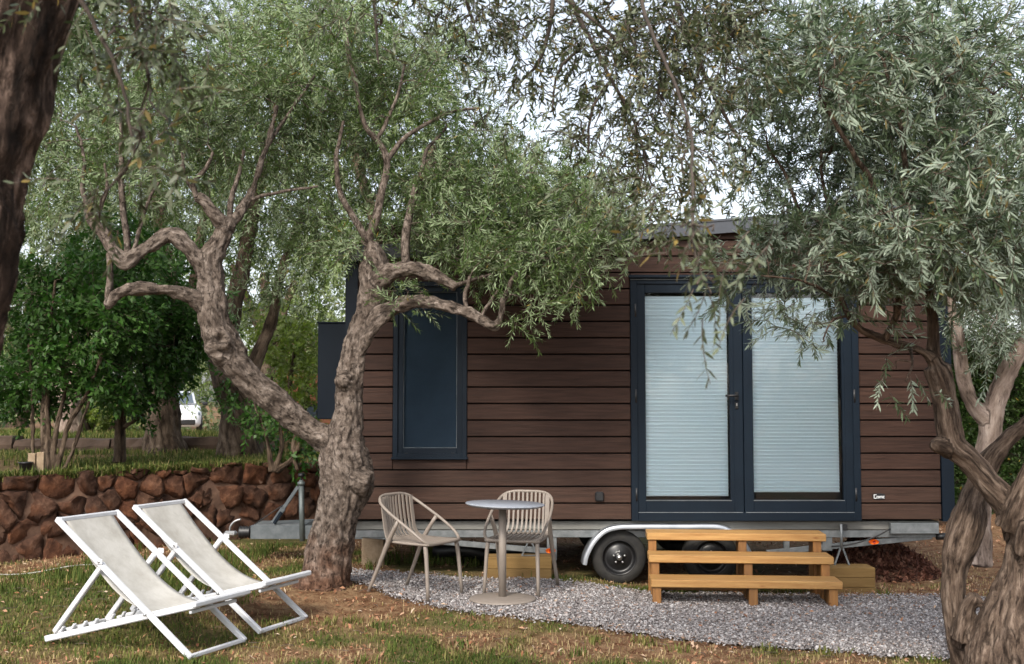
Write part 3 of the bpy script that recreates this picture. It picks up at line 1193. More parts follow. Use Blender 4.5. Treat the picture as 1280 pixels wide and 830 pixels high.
def kerb():
    root = thing('stone_kerb', 'long low weathered kerb of flat blocks across the terrace', 'kerb', (-6.0, 16.1, 0.9))
    rng = random.Random(3)
    x = -9.5
    while x < -3.4:
        w = rng.uniform(0.8, 1.9)
        h = 0.22 + rng.uniform(-0.015, 0.02)
        zb = float(tz(x + w / 2, 15.7)) - 0.03
        mb = MB()
        nseg = 7
        V, F = [], []
        for i in range(nseg + 1):
            xx = x + 0.012 + (w - 0.024) * i / nseg
            for (yy, zz) in ((15.95, 0), (15.93, h * 0.55), (15.99, h), (16.3, h + 0.01), (16.34, 0)):
                V.append((xx, yy + rng.gauss(0, 0.014), zb + zz + rng.gauss(0, 0.009)))
        for i in range(nseg):
            for j in range(4):
                F.append((i * 5 + j, (i + 1) * 5 + j, (i + 1) * 5 + j + 1, i * 5 + j + 1))
        F += [tuple(range(5))[::-1], tuple(nseg * 5 + j for j in range(5))]
        mb.add(V, F)
        mb.build('kerb_block', M['kerb'], root)
        x += w


kerb()


# ------------------------------------------------------------------ the tiny house on its trailer
HY = 10.2


def HX(px):
    return at(px, 600, HY).x


def HZ(py):
    return at(640, py, HY).z


def tiny_house():
    xl, xr = HX(430), HX(1192)
    zb, z320 = HZ(650), HZ(320.2)
    pitch = (z320 - zb) / 16
    tw = 0.115                                       # corner trim width
    root = thing('tiny_house', 'brown plank-clad tiny house with navy glazed doors on a twin-axle trailer', 'tiny house', ((xl + xr) / 2, HY, 0))
    R_ = root

    def eave(x):                                     # underside of the fascia: single-pitch roof rising to the right
        a, b_ = (HX(795), HZ(301)), (HX(930), HZ(291))
        return a[1] + (x - a[0]) * (b_[1] - a[1]) / (b_[0] - a[0])
    depth = 2.45
    core = MB()
    core.prism([(xl + 0.03, zb + 0.01), (xr - 0.03, zb + 0.01), (xr - 0.03, eave(xr)), (xl + 0.03, eave(xl))], HY + 0.075, HY + depth)
    core.build('wall_shell', M['core'], R_)
    wx0, wx1, wz0, wz1 = HX(490.5), HX(583.5), HZ(573), HZ(352)
    dx0, dx1, dz0, dz1 = HX(789), HX(1075.5), HZ(651), HZ(345)
    px0, px1 = xl + tw, xr - tw
    # cladding: every board its own object
    cache = {}

    def plank(x0, x1, za, zc):
        za += 0.0065
        zc -= 0.0065
        poly = [(x0, za), (x1, za), (x1, zc), (x0, zc)]
        ea, eb = eave(0.0), eave(1.0) - eave(0.0)
        L = math.hypot(eb, 1)
        poly = clip_poly(poly, -eb / L, 1 / L, (ea + 0.03) / L)
        if len(poly) < 3 or max(q[1] for q in poly) - min(q[1] for q in poly) < 0.01:
            return
        whole = len(poly) == 4 and abs(poly[2][1] - zc) < 1e-6 and abs(poly[3][1] - zc) < 1e-6
        cx, cz = (x0 + x1) / 2, (za + zc) / 2
        key = (round(x1 - x0, 4), round(zc - za, 4)) if whole else None
        if key in cache:
            me = cache[key]
        else:
            mb = MB()
            if whole:
                mb.box((0, 0.012, 0), (x1 - x0 - 0.003, 0.024, zc - za), 0.0035)
            else:
                mb.prism([(a - cx, b - cz) for a, b in poly], 0, 0.024)
            me = mb.mesh('plank')
            if whole:
                cache[key] = me
        w = world_loc(R_)
        link('plank', me, M['plank'], R_, (cx - w.x, HY - w.y, cz - w.z))
    k_ = 0
    z = zb
    while z < eave(px1) + 0.02:
        za, zc = z, z + pitch
        mid = (za + zc) / 2
        hit_w = za < wz1 - 0.02 and zc > wz0 + 0.02
        hit_d = mid < dz1 - 0.02
        spans = []
        cur = px0
        if hit_w:
            spans.append((cur, wx0))
            cur = wx1
        if hit_d:
            spans.append((cur, dx0))
            cur = dx1
        spans.append((cur, px1))
        for a, b in spans:
            plank(a, b, za, zc)
        if hit_w and za < wz0 - 0.02:
            plank(wx0 + 0.002, wx1 - 0.002, za, wz0 + 0.006)
        if hit_w and zc > wz1 + 0.02:
            plank(wx0 + 0.002, wx1 - 0.002, wz1 - 0.006, zc)
        if hit_d and zc > dz1 + 0.02:
            plank(dx0 + 0.002, dx1 - 0.002, dz1 - 0.002, zc)
        z = zc
        k_ += 1
    # board ends hide a batten of the same wood just above the window
    # corner trims
    for (a, b) in ((xl, px0 - 0.004), (px1 + 0.004, xr)):
        mb = MB()
        mb.prism([(a, zb - 0.012), (b, zb - 0.012), (b, eave(b) - 0.002), (a, eave(a) - 0.002)], HY - 0.014, HY + 0.074)
        mb.build('corner_trim', M['navy'], R_)
    # end walls
    for x in (xl + 0.012, xr - 0.012):
        mb = MB()
        mb.prism([(x - 0.015, zb), (x + 0.015, zb), (x + 0.015, eave(x)), (x - 0.015, eave(x))], HY + 0.078, HY + depth - 0.01)
        mb.build('end_panel', M['navy'], R_)
    # roof slab and fascia
    ov = 0.06
    f0, f1 = xl - ov, xr + ov
    hgt = HZ(279) - HZ(294.5)
    mb = MB()
    mb.prism([(f0, eave(f0)), (f1, eave(f1)), (f1, eave(f1) + hgt), (f0, eave(f0) + hgt)], HY - 0.075, HY - 0.045)
    fas = mb.build('fascia', M['roofmetal'], R_)
    mb = MB()
    mb.prism([(f0, eave(f0) + hgt - 0.004), (f1, eave(f1) + hgt - 0.004), (f1, eave(f1) + hgt + 0.016), (f0, eave(f0) + hgt + 0.016)], HY - 0.085, HY + depth + 0.06)
    mb.build('roof_sheet', M['roofmetal'], R_)
    mb = MB()
    mb.prism([(f0 + 0.01, eave(f0) + 0.006), (f1 - 0.01, eave(f1) + 0.006), (f1 - 0.01, eave(f1) + hgt - 0.008), (f0 + 0.01, eave(f0) + hgt - 0.008)], HY - 0.043, HY + depth + 0.03)
    mb.build('roof', M['core'], R_)

    # window
    win = MB()
    fw = 0.045

    def ring(mb, x0, x1, z0, z1, w, y0, y1, wb=None, wt=None):
        wb, wt = wb or w, wt or w
        ym, yd = (y0 + y1) / 2, (y1 - y0)
        mb.box((x0 + w / 2, ym, (z0 + z1) / 2), (w, yd, z1 - z0), 0.004)
        mb.box((x1 - w / 2, ym, (z0 + z1) / 2), (w, yd, z1 - z0), 0.004)
        mb.box(((x0 + x1) / 2, ym + 0.0005, z0 + wb / 2), (x1 - x0 - 2 * w + 0.002, yd - 0.002, wb), 0.003)
        mb.box(((x0 + x1) / 2, ym + 0.0005, z1 - wt / 2), (x1 - x0 - 2 * w + 0.002, yd - 0.002, wt), 0.003)
    ring(win, wx0, wx1, wz0, wz1, fw, HY - 0.012, HY + 0.074)
    wobj = win.build('window', M['navy'], R_)
    sash = MB()
    ix0, ix1, iz0, iz1 = wx0 + fw - 0.004, wx1 - fw + 0.004, wz0 + fw - 0.004, wz1 - fw + 0.004
    ring(sash, ix0, ix1, iz0, iz1, 0.052, HY + 0.012, HY + 0.06)
    sash.build('sash', M['navy'], wobj)
    g = MB().box(((ix0 + ix1) / 2, HY + 0.032, (iz0 + iz1) / 2), (ix1 - ix0 - 0.09, 0.006, iz1 - iz0 - 0.09))
    g.build('glass_pane', M['darkglass'], wobj)
    bd = MB()
    ring(bd, ix0 + 0.05, ix1 - 0.05, iz0 + 0.05, iz1 - 0.05, 0.007, HY + 0.0235, HY + 0.0285)
    bd.build('glazing_bead', M['galvdark'], wobj)
    s_ = MB().box(((ix0 + ix1) / 2, HY + 0.064, (iz0 + iz1) / 2), (ix1 - ix0 - 0.085, 0.004, iz1 - iz0 - 0.085))
    s_.build('insect_screen', M['screen'], wobj)
    sl = MB().box(((wx0 + wx1) / 2, HY - 0.022, wz0 + 0.002), (wx1 - wx0 + 0.02, 0.04, 0.022), 0.004)
    sl.build('sill', M['navy'], wobj)
    for px in (507.5, 566):
        d_ = MB().box((HX(px), HY + 0.006, HZ(567)), (0.035, 0.014, 0.012), 0.003)
        d_.build('drain_cap', M['black'], wobj)

    # double door
    dfw = 0.062
    fr = MB()
    ring(fr, dx0, dx1, dz0, dz1, dfw, HY - 0.022, HY + 0.073, wb=0.075, wt=0.075)
    frame = fr.build('door_frame', M['navy'], R_)
    MB().box(((dx0 + dx1) / 2, HY - 0.033, dz1 - 0.008), (dx1 - dx0 + 0.03, 0.045, 0.026), 0.004).build('drip_cap', M['navy'], frame)
    MB().box(((dx0 + dx1) / 2, HY - 0.027, dz1 - 0.034), (dx1 - dx0 + 0.004, 0.008, 0.009), 0.002).build('drip_edge', M['galvdark'], frame)
    mx = HX(930)
    leaves = ((dx0 + dfw - 0.012, mx - 0.003, 808.5, 911.5, 370, 618.5), (mx + 0.003, dx1 - dfw + 0.012, 943.5, 1051, 372, 613.5))
    for li, (a, b, bx0, bx1, bt, bb) in enumerate(leaves):
        sr = 0.115 if li == 0 else 0.10
        z0, z1 = dz0 + 0.071, dz1 - 0.071
        lf = MB()
        st = 0.085
        ring(lf, a, b, z0, z1, st, HY - 0.008, HY + 0.052, wb=0.115, wt=0.085)
        lf.box((b - sr + (sr - st) / 2 - 0.001, HY + 0.0225, (z0 + z1) / 2), (sr - st + 0.006, 0.055, z1 - z0 - 0.2), 0.002)
        leaf = lf.build('door_leaf', M['navy'], R_)
        gx0, gx1, gz0_, gz1_ = a + st, b - sr, z0 + 0.115, z1 - 0.085
        MB().box(((gx0 + gx1) / 2, HY + 0.022, (gz0_ + gz1_) / 2), (gx1 - gx0 + 0.01, 0.006, gz1_ - gz0_ + 0.01)).build('glass_pane', M['glass'], leaf)
        MB().box(((gx0 + gx1) / 2, HY + 0.0705, (gz0_ + gz1_) / 2), (gx1 - gx0 + 0.06, 0.004, gz1_ - gz0_ + 0.06)).build('dark_room_sheet', M['core'], leaf)  # black sheet: the darkness of the unlit room is put into its colour
        # pleated blind: saw-tooth sheet
        x0, x1 = HX(bx0), HX(bx1)
        zt, zb_ = HZ(bt), HZ(bb)
        np_ = 54
        V, F = [], []
        for i in range(np_):
            za = zt + (zb_ - zt) * i / np_
            zc = zt + (zb_ - zt) * (i + 1) / np_
            o = len(V)
            V += [(x0, HY + 0.036, za), (x1, HY + 0.036, za), (x1, HY + 0.054, zc + 0.005), (x0, HY + 0.054, zc + 0.005),
                  (x1, HY + 0.036, zc), (x0, HY + 0.036, zc)]
            F += [(o, o + 3, o + 2, o + 1), (o + 3, o + 5, o + 4, o + 2)]
        bl = MB().add(V, F)
        bo = bl.build('pleated_blind', M['blind'], leaf)
        MB().box(((x0 + x1) / 2, HY + 0.048, zb_ - 0.008), (x1 - x0, 0.012, 0.014), 0.002).build('blind_rail', M['blind'], leaf)
        tr_ = MB()
        tr_.box(((gx0 + gx1) / 2, HY - 0.004, gz0_ - 0.004), (gx1 - gx0 + 0.01, 0.012, 0.008), 0.002)
        tr_.build('glazing_bead', M['galvdark'], leaf)
        MB().box(((a + b) / 2, HY - 0.012, z0 + 0.004), (b - a - 0.02, 0.012, 0.007), 0.002).build('threshold_strip', M['galv'], leaf)
        xh = a - 0.004 if li == 0 else b + 0.004
        for py in (388, 495, 618):
            hg = MB().tube([(xh, HY - 0.014, HZ(py) - 0.06), (xh, HY - 0.014, HZ(py) + 0.06)], 0.012, 10)
            hg.build('hinge', M['black'], leaf)
        if li == 0:
            hx_, hz_ = HX(921.5), HZ(495)
            h = MB()
            h.box((hx_, HY - 0.018, hz_), (0.03, 0.02, 0.075), 0.004)
            h.tube([(hx_, HY - 0.025, hz_ + 0.005), (hx_, HY - 0.065, hz_ + 0.005), (hx_ - 0.02, HY - 0.07, hz_ + 0.004), (hx_ - 0.11, HY - 0.07, hz_ + 0.002)], 0.0095, 8)
            h.build('door_handle', M['black'], leaf)
            e = MB()
            e.box((hx_, HY - 0.014, HZ(507)), (0.03, 0.014, 0.062), 0.006)
            e.build('lock_plate', M['black'], leaf)
            MB().box((hx_, HY - 0.024, HZ(506)), (0.012, 0.01, 0.026), 0.003).build('lock_cylinder', M['bolt'], leaf)
    # socket and badge
    MB().box((HX(749), HY - 0.018, HZ(620.5)), (0.08, 0.036, 0.085), 0.012).build('outdoor_socket', M['black'], R_)
    bx, bz = HX(1098), HZ(620.5)
    badge = MB()
    pts = [(bx + 0.058 * math.copysign(abs(math.cos(t)) ** 0.6, math.cos(t)), bz + 0.027 * math.copysign(abs(math.sin(t)) ** 0.7, math.sin(t))) for t in np.linspace(0, 2 * math.pi, 28, endpoint=False)]
    badge.prism(pts, HY - 0.008, HY + 0.001)
    bo = badge.build('badge', M['black'], R_)
    tx = MB()
    yb = HY - 0.0095
    for (cx, cz, w, h) in ((-0.043, 0, .006, .036), (-0.031, .0155, .02, .006), (-0.031, -.0155, .02, .006),      # the tall open letter
                           (-0.017, -0.006, .005, .02), (-0.009, .002, .012, .005), (-0.009, -.014, .012, .005), (-.002, -.006, .005, .02),
                           (.007, -.006, .005, .02), (.014, .002, .01, .005), (.019, -.006, .005, .02), (.026, .002, .01, .005), (.031, -.006, .005, .02),
                           (.040, -.006, .005, .02), (.046, .002, .009, .005), (.046, -.014, .009, .005)):
        tx.box((bx + cx - 0.002, yb, bz + cz), (w, 0.003, h))
    t_ = tx.build('badge_lettering', M['white_print'], bo)
    # cabinet on the drawbar end
    cx0, cx1 = at(397, 460, 10.5).x, xl - 0.004
    z0, z1 = at(397, 524, 10.5).z, at(397, 404, 10.5).z
    cb = MB().box(((cx0 + cx1) / 2, 10.5 + 0.45, (z0 + z1) / 2), (cx1 - cx0, 0.9, z1 - z0), 0.006)
    cab = cb.build('gas_cabinet', M['navy'], R_)
    MB().box(((cx0 + cx1) / 2, 10.5 + 0.45, z1 + 0.006), (cx1 - cx0 + 0.02, 0.93, 0.014), 0.003).build('cabinet_lid', M['navy'], cab)

    # ---------------- trailer
    def zz(py):
        return HZ(py)
    x0, x1 = xl + 0.02, HX(1176)
    MB().box(((x0 + x1) / 2, HY + 0.09, (zz(652.5) + zz(663)) / 2), (x1 - x0, 0.05, zz(652.5) - zz(663)), 0.003).build('floor_edge_board', M['board'], R_)
    MB().box(((x0 + x1) / 2, HY + 1.25, zz(655)), (x1 - x0, 2.2, 0.03)).build('floor_pan', M['galvdark'], R_)
    for yy in (HY + 0.07, HY + depth - 0.1):
        MB().box(((x0 + x1) / 2, yy + 0.03, zz(668.5)), (x1 - x0, 0.06, zz(664) - zz(673)), 0.003).build('side_rail', M['galv'], R_)
    # diagonal under-truss, front and back
    for yy in (HY + 0.10, HY + depth - 0.15):
        for (a, b) in (((440, 669), (690, 691)), ((960, 693), (1168, 672))):
            MB().bar((HX(a[0]), yy, zz(a[1])), (HX(b[0]), yy, zz(b[1])), 0.04, 0.05).build('truss_bar', M['galv'], R_)
        for px, p0, p1 in ((690, 672, 702), (1036, 668, 690), (985, 672, 694), (560, 672, 682)):
            MB().box((HX(px), yy + 0.002, (zz(p0) + zz(p1)) / 2), (0.09 if px in (690, 1036) else 0.05, 0.05, zz(p0) - zz(p1)), 0.003).build('truss_post', M['galv'], R_)
    for px in (520, 640, 960, 1100):
        MB().box((HX(px), HY + 1.25, zz(668)), (0.07, 2.1, 0.08)).build('cross_member', M['galvdark'], R_)
    MB().box((HX(1142), HY + 0.02, zz(660.5)), (HX(1172) - HX(1112), 0.06, zz(654) - zz(667.5)), 0.004).build('steel_bracket', M['galv'], R_)
    MB().tube([(HX(1172), HY + 0.06, zz(672)), (HX(1186), HY + 0.06, zz(671))], 0.03, 12).build('rail_end_cap', M['black'], R_)
    cbl = MB().tube(catmull([(HX(1112), HY + 0.0, zz(661)), (HX(1090), HY, zz(672)), (HX(1062), HY + 0.02, zz(681)), (HX(1040), HY + 0.05, zz(684))], 6), 0.007, 6)
    cbl.build('brake_cable', M['black'], R_)
    for px, py in ((1091, 677.5), (688, 688.5)):
        mk = MB()
        mk.lathe([(0, -0.012), (0.04, -0.012), (0.045, 0), (0.045, 0.02)], (HX(px), HY + 0.02, zz(py)), 20, 'Y')
        mo = mk.build('marker_light', M['amber'], R_)
        # squash to an oval and give it a core
        for v in mo.data.vertices:
            v.co.z = (v.co.z + world_loc(R_).z - zz(py)) * 0.5 + zz(py) - world_loc(R_).z
        MB().lathe([(0, -0.006), (0.012, -0.004), (0.014, 0.008)], (HX(px), HY + 0.0, zz(py)), 12, 'Y').build('light_core', M['redbulb'], mo)
    # wheels
    for wi, px in enumerate((774, 889)):
        for yy, sg in ((HY + 0.04, 1), (HY + depth - 0.25, 1)):
            if yy > HY + 1 and wi == 0:
                pass
            c = (HX(px), yy, zz(697.5))
            R0 = 0.249
            ty = MB()
            ty.lathe([(0.15, 0.0), (0.165, -0.012), (0.2, -0.008), (0.232, 0.004), (R0 - 0.004, 0.022), (R0, 0.045), (R0, 0.15), (R0 - 0.004, 0.17), (0.2, 0.19), (0.15, 0.18)], (c[0], c[1], c[2]), 44, 'Y')
            for v in range(0):
                pass
            # lathe axis 'Y' maps +h to -y: flip so the outer face looks at the camera
            ty.v = [(a, 2 * c[1] - b, d) for a, b, d in ty.v]
            ty.f = [f[::-1] for f in ty.f]
            w_ = ty.build('wheel', M['rubber'], R_)
            rm = MB()
            rm.lathe([(0.158, -0.012), (0.152, -0.014), (0.145, 0.01), (0.135, 0.03), (0.118, 0.036), (0.105, 0.028), (0.09, 0.022), (0.06, 0.012), (0.045, 0.008), (0.04, -0.004), (0.0, -0.006)], c, 36, 'Y')
            rm.v = [(a, 2 * c[1] - b, d) for a, b, d in rm.v]
            rm.f = [f[::-1] for f in rm.f]
            rm.build('rim', M['rim'], w_)
            if yy < HY + 1:
                MB().lathe([(0.026, 0.01), (0.026, 0.02), (0.018, 0.032), (0, 0.034)], c, 16, 'Y').build('hub_cap', M['bolt'], w_)
                for q in range(5):
                    a = math.radians(90 + 72 * q)
                    MB().lathe([(0.011, -0.012), (0.011, 0.006), (0.007, 0.012), (0, 0.012)], (c[0] + 0.052 * math.cos(a), c[1], c[2] + 0.052 * math.sin(a)), 6, 'Y').build('wheel_nut', M['bolt'], w_)
    # mudguard: bent strip over both wheels
    path = [(728, 705), (731, 693), (740, 676), (753, 663), (768, 657.5), (790, 656), (850, 656), (893, 656), (909, 660), (923, 669), (933, 682), (938, 692)]
    P3 = catmull([(HX(a), 0, zz(b)) for a, b in path], 5)
    V, F = [], []
    T = np.gradient(P3, axis=0)
    T /= np.linalg.norm(T, axis=1)[:, None]
    for p, t in zip(P3, T):
        n_ = np.array([-t[2], 0, t[0]])
        for (yy, off) in ((HY - 0.035, -0.034), (HY - 0.04, -0.004), (HY - 0.03, 0.006), (HY + 0.17, 0.01), (HY + 0.18, 0.0)):
            V.append((p[0] + n_[0] * off, yy, p[2] + n_[2] * off))
    for i in range(len(P3) - 1):
        for j in range(4):
            F.append((i * 5 + j, i * 5 + j + 1, (i + 1) * 5 + j + 1, (i + 1) * 5 + j))
    MB().add(V, F, True).build('mudguard', M['guard'], R_)
    MB().tube([(HX(889), HY + 0.2, zz(697)), (HX(889), HY + depth - 0.2, zz(697))], 0.035, 10).build('axle', M['galvdark'], R_)
    MB().tube([(HX(774), HY + 0.2, zz(697)), (HX(774), HY + depth - 0.2, zz(697))], 0.035, 10).build('axle', M['galvdark'], R_)
    # corner steadies standing on timber blocks
    for px, ptop, pbot in ((662, 674, 696), (1048, 655, 709.5)):
        x, yy = HX(px), HY - 0.06
        zt, zb2 = at(px, ptop, yy).z, at(px, pbot, yy).z
        apex = zb2 + min(0.17, (zt - zb2) * 0.9)
        j = MB()
        j.tube([(x, yy, apex - 0.01), (x, yy, zt)], 0.012, 8)
        w = 0.068
        j.bar((x - 0.012, yy, apex), (x - w, yy, zb2 + 0.014), 0.016, 0.016, 0.002, (0, 1, 0))
        j.bar((x + 0.012, yy, apex), (x + w, yy, zb2 + 0.014), 0.016, 0.016, 0.002, (0, 1, 0))
        j.box((x, yy, zb2 + 0.008), (2 * w + 0.02, 0.07, 0.012), 0.002)
        j.build('corner_steady', M['galv'], R_)
    MB().box((HX(1053), HY - 0.01, zz(659)), (0.055, 0.06, 0.05), 0.003).build('jack_bracket', M['black'], R_)
    # drawbar, coupling, jockey post
    DY = 10.95

    def dp(px, py, Y=DY):
        return at(px, py, Y)
    q = dp(314, 665)
    e = dp(440, 664, DY)
    zt, zb3 = dp(314, 656.5).z, dp(314, 673.5).z
    db = MB()
    db.box(((q.x + xl + 0.5) / 2, DY, (zt + zb3) / 2), (xl + 0.5 - q.x, 0.07, zt - zb3), 0.004)
    db.build('drawbar', M['galvdark'], R_)
    db2 = MB()
    db2.bar((q.x + 0.02, DY + 0.30, (zt + zb3) / 2), (xl + 0.3, DY + 0.9, (zt + zb3) / 2), 0.07, zt - zb3)
    db2.build('drawbar', M['galvdark'], R_)
    pl = MB().box((dp(350, 656).x, DY + 0.16, zt + 0.004), (0.5, 0.36, 0.008), 0.002)
    pl.build('hitch_plate', M['galv'], R_)
    bl = MB()
    a, b = dp(299, 665, DY + 0.15), dp(314, 665, DY + 0.15)
    prof = []
    for i in range(9):
        prof.append((0.05 + (0.012 if i % 2 else 0), i / 8 * (b.x - a.x)))
    bl.lathe([(0, 0)] + prof + [(0, b.x - a.x)], (a.x, a.y, a.z), 16, 'X')
    bl.build('rubber_bellows', M['black'], R_)
    cp = MB()
    c0 = dp(287, 667, DY + 0.15)
    cp.box((c0.x + 0.01, c0.y, c0.z), (0.13, 0.08, 0.055), 0.02)
    cp.tube([(c0.x - 0.06, c0.y, c0.z - 0.01), (c0.x - 0.06, c0.y, c0.z - 0.06)], 0.035, 12)
    cp.tube(catmull([(c0.x + 0.0, c0.y, c0.z + 0.03), (c0.x + 0.01, c0.y, c0.z + 0.075), (c0.x + 0.05, c0.y, c0.z + 0.12), (c0.x + 0.11, c0.y, c0.z + 0.14)], 4), 0.011, 8)
    cp.build('coupling_head', M['bolt'], R_)
    post = MB()
    p0, p1 = dp(379, 660), dp(377.5, 606)
    post.tube([(p0.x, DY - 0.04, p0.z - 0.12), (p1.x, DY - 0.04, p1.z)], 0.026, 14)
    post.lathe([(0, 0), (0.036, 0), (0.036, 0.03), (0.02, 0.036), (0.02, 0.05), (0.0, 0.05)], (p1.x, DY - 0.04, p1.z), 14)
    po = post.build('jockey_post', M['postgreen'], R_)
    kn = MB()
    kn.tube([(p1.x, DY - 0.04, p1.z + 0.04), (p1.x, DY - 0.04, p1.z + 0.085)], 0.008, 8)
    kn.lathe([(0, 0.075), (0.03, 0.08), (0.034, 0.1), (0.024, 0.115), (0, 0.118)], (p1.x, DY - 0.04, p1.z), 12)
    kn.build('crank_knob', M['black'], po)
    lv = MB()
    l0, l1 = dp(341, 655), dp(373, 608)
    lm = l0.lerp(l1, 0.42)
    lv.bar(lm, l1, 0.028, 0.034, 0.004)
    lv.bar(l0, lm, 0.035, 0.05, 0.006)
    lo = lv.build('handbrake_lever', M['galvdark'], R_)
    gp = MB().bar(lm.lerp(l0, 0.15) + Vector((0, -0.03, -0.012)), lm.lerp(l0, 0.95) + Vector((0.012, -0.03, 0)), 0.02, 0.03, 0.004)
    gp.build('gas_spring', M['navy'], lo)
    br = MB().tube(catmull([dp(312, 660), dp(332, 646), dp(350, 634), dp(360, 628)], 4), 0.006, 6)
    br.build('breakaway_cable', M['black'], R_)
    return root


M['redbulb'] = surf('red_bulb', (0.5, 0.03, 0.01), rough=0.3)
M['postgreen'] = surf('grey_green_steel', (0.115, 0.135, 0.132), (0.16, 0.18, 0.175), rough=0.45, metal=0.3)
tiny_house()


def timber_block(label, px0, px1, Y, ptop, pbot, n, depth):
    a, b = at(px0, ptop, Y), at(px1, pbot, Y)
    root = thing('timber_block', label, 'timber block', ((a.x + b.x) / 2, Y + depth / 2, b.z), 'timber blocks under the trailer steadies')
    h = (a.z - b.z) / n
    for i in range(n):
        mb = MB().box(((a.x + b.x) / 2 + random.uniform(-.003, .003), Y + depth / 2, b.z + h * (i + 0.5)), (b.x - a.x - random.uniform(0, .008), depth, h - 0.002), 0.004)
        mb.build('beam', M['sleeper'], root)
    return root


timber_block('stacked olive-brown timber block beside the right end of the steps', 1036, 1095, 9.98, 709.5, 747, 3, 0.24)
timber_block('stacked olive-brown timber block behind the bistro table', 606, 690, 10.02, 696.5, 726, 2, 0.24)
a = at(452, 677, 10.75)
b = at(480, 706, 10.75)
mb = MB()
mb.box((0, 0, (a.z - b.z) / 2), (b.x - a.x, 0.25, a.z - b.z + 0.06), 0.01)
blk = mb.build('concrete_block', M['block'])
blk.location = ((a.x + b.x) / 2, 10.87, b.z)
tag(blk, 'tan concrete block in shade under the trailer, right of the tree trunk', 'block')
pp = MB().tube(catmull([(-0.75, 11.1, 0.16), (-0.45, 10.95, 0.20), (-0.2, 11.0, 0.13), (0.05, 11.2, 0.10), (0.3, 11.4, 0.1)], 5), [0.06] * 21, 10)
tag(pp.build('black_pipe', M['black']), 'black plastic drain pipe lying in shadow under the trailer', 'pipe')


# ------------------------------------------------------------------ wooden steps
def steps():
    cx = 1.89
    root = thing('wooden_steps', 'three-tread honey-coloured wooden steps in front of the glass doors', 'steps', (0, 0, 0))
    W = 1.53
    g0 = -0.006
    treads = [(0.200, 0.0), (0.353, 0.32), (0.505, 0.62)]
    for (zt, yf) in treads:
        MB().box((0.0, yf + 0.15, zt - 0.031), (W, 0.30, 0.062), 0.006).build('tread', M['pine'], root, world=False)
    for sx in (-W / 2 + 0.05, 0.06, W / 2 - 0.07):
        for i, (zt, yf) in enumerate(treads):
            h = zt - 0.063 - (-0.03)
            MB().box((sx + (0.0, 0.004, -0.004)[i], yf + 0.055, -0.03 + h / 2), (0.07, 0.07, h), 0.004).build('post', M['pinedark'], root, world=False)
            MB().box((sx + (0.0, 0.004, -0.004)[i], yf + 0.20, -0.03 + h / 2), (0.045, 0.20, h - 0.002), 0.004).build('side_board', M['pinedark'], root, world=False)
    MB().box((-0.3, 0.34, 0.11), (0.8, 0.03, 0.09), 0.003).build('riser_board', M['pinedark'], root, world=False)
    root.location = (cx, 9.14, g0)
    root.rotation_euler = (0, 0, math.radians(-4.2))
    return root


steps()


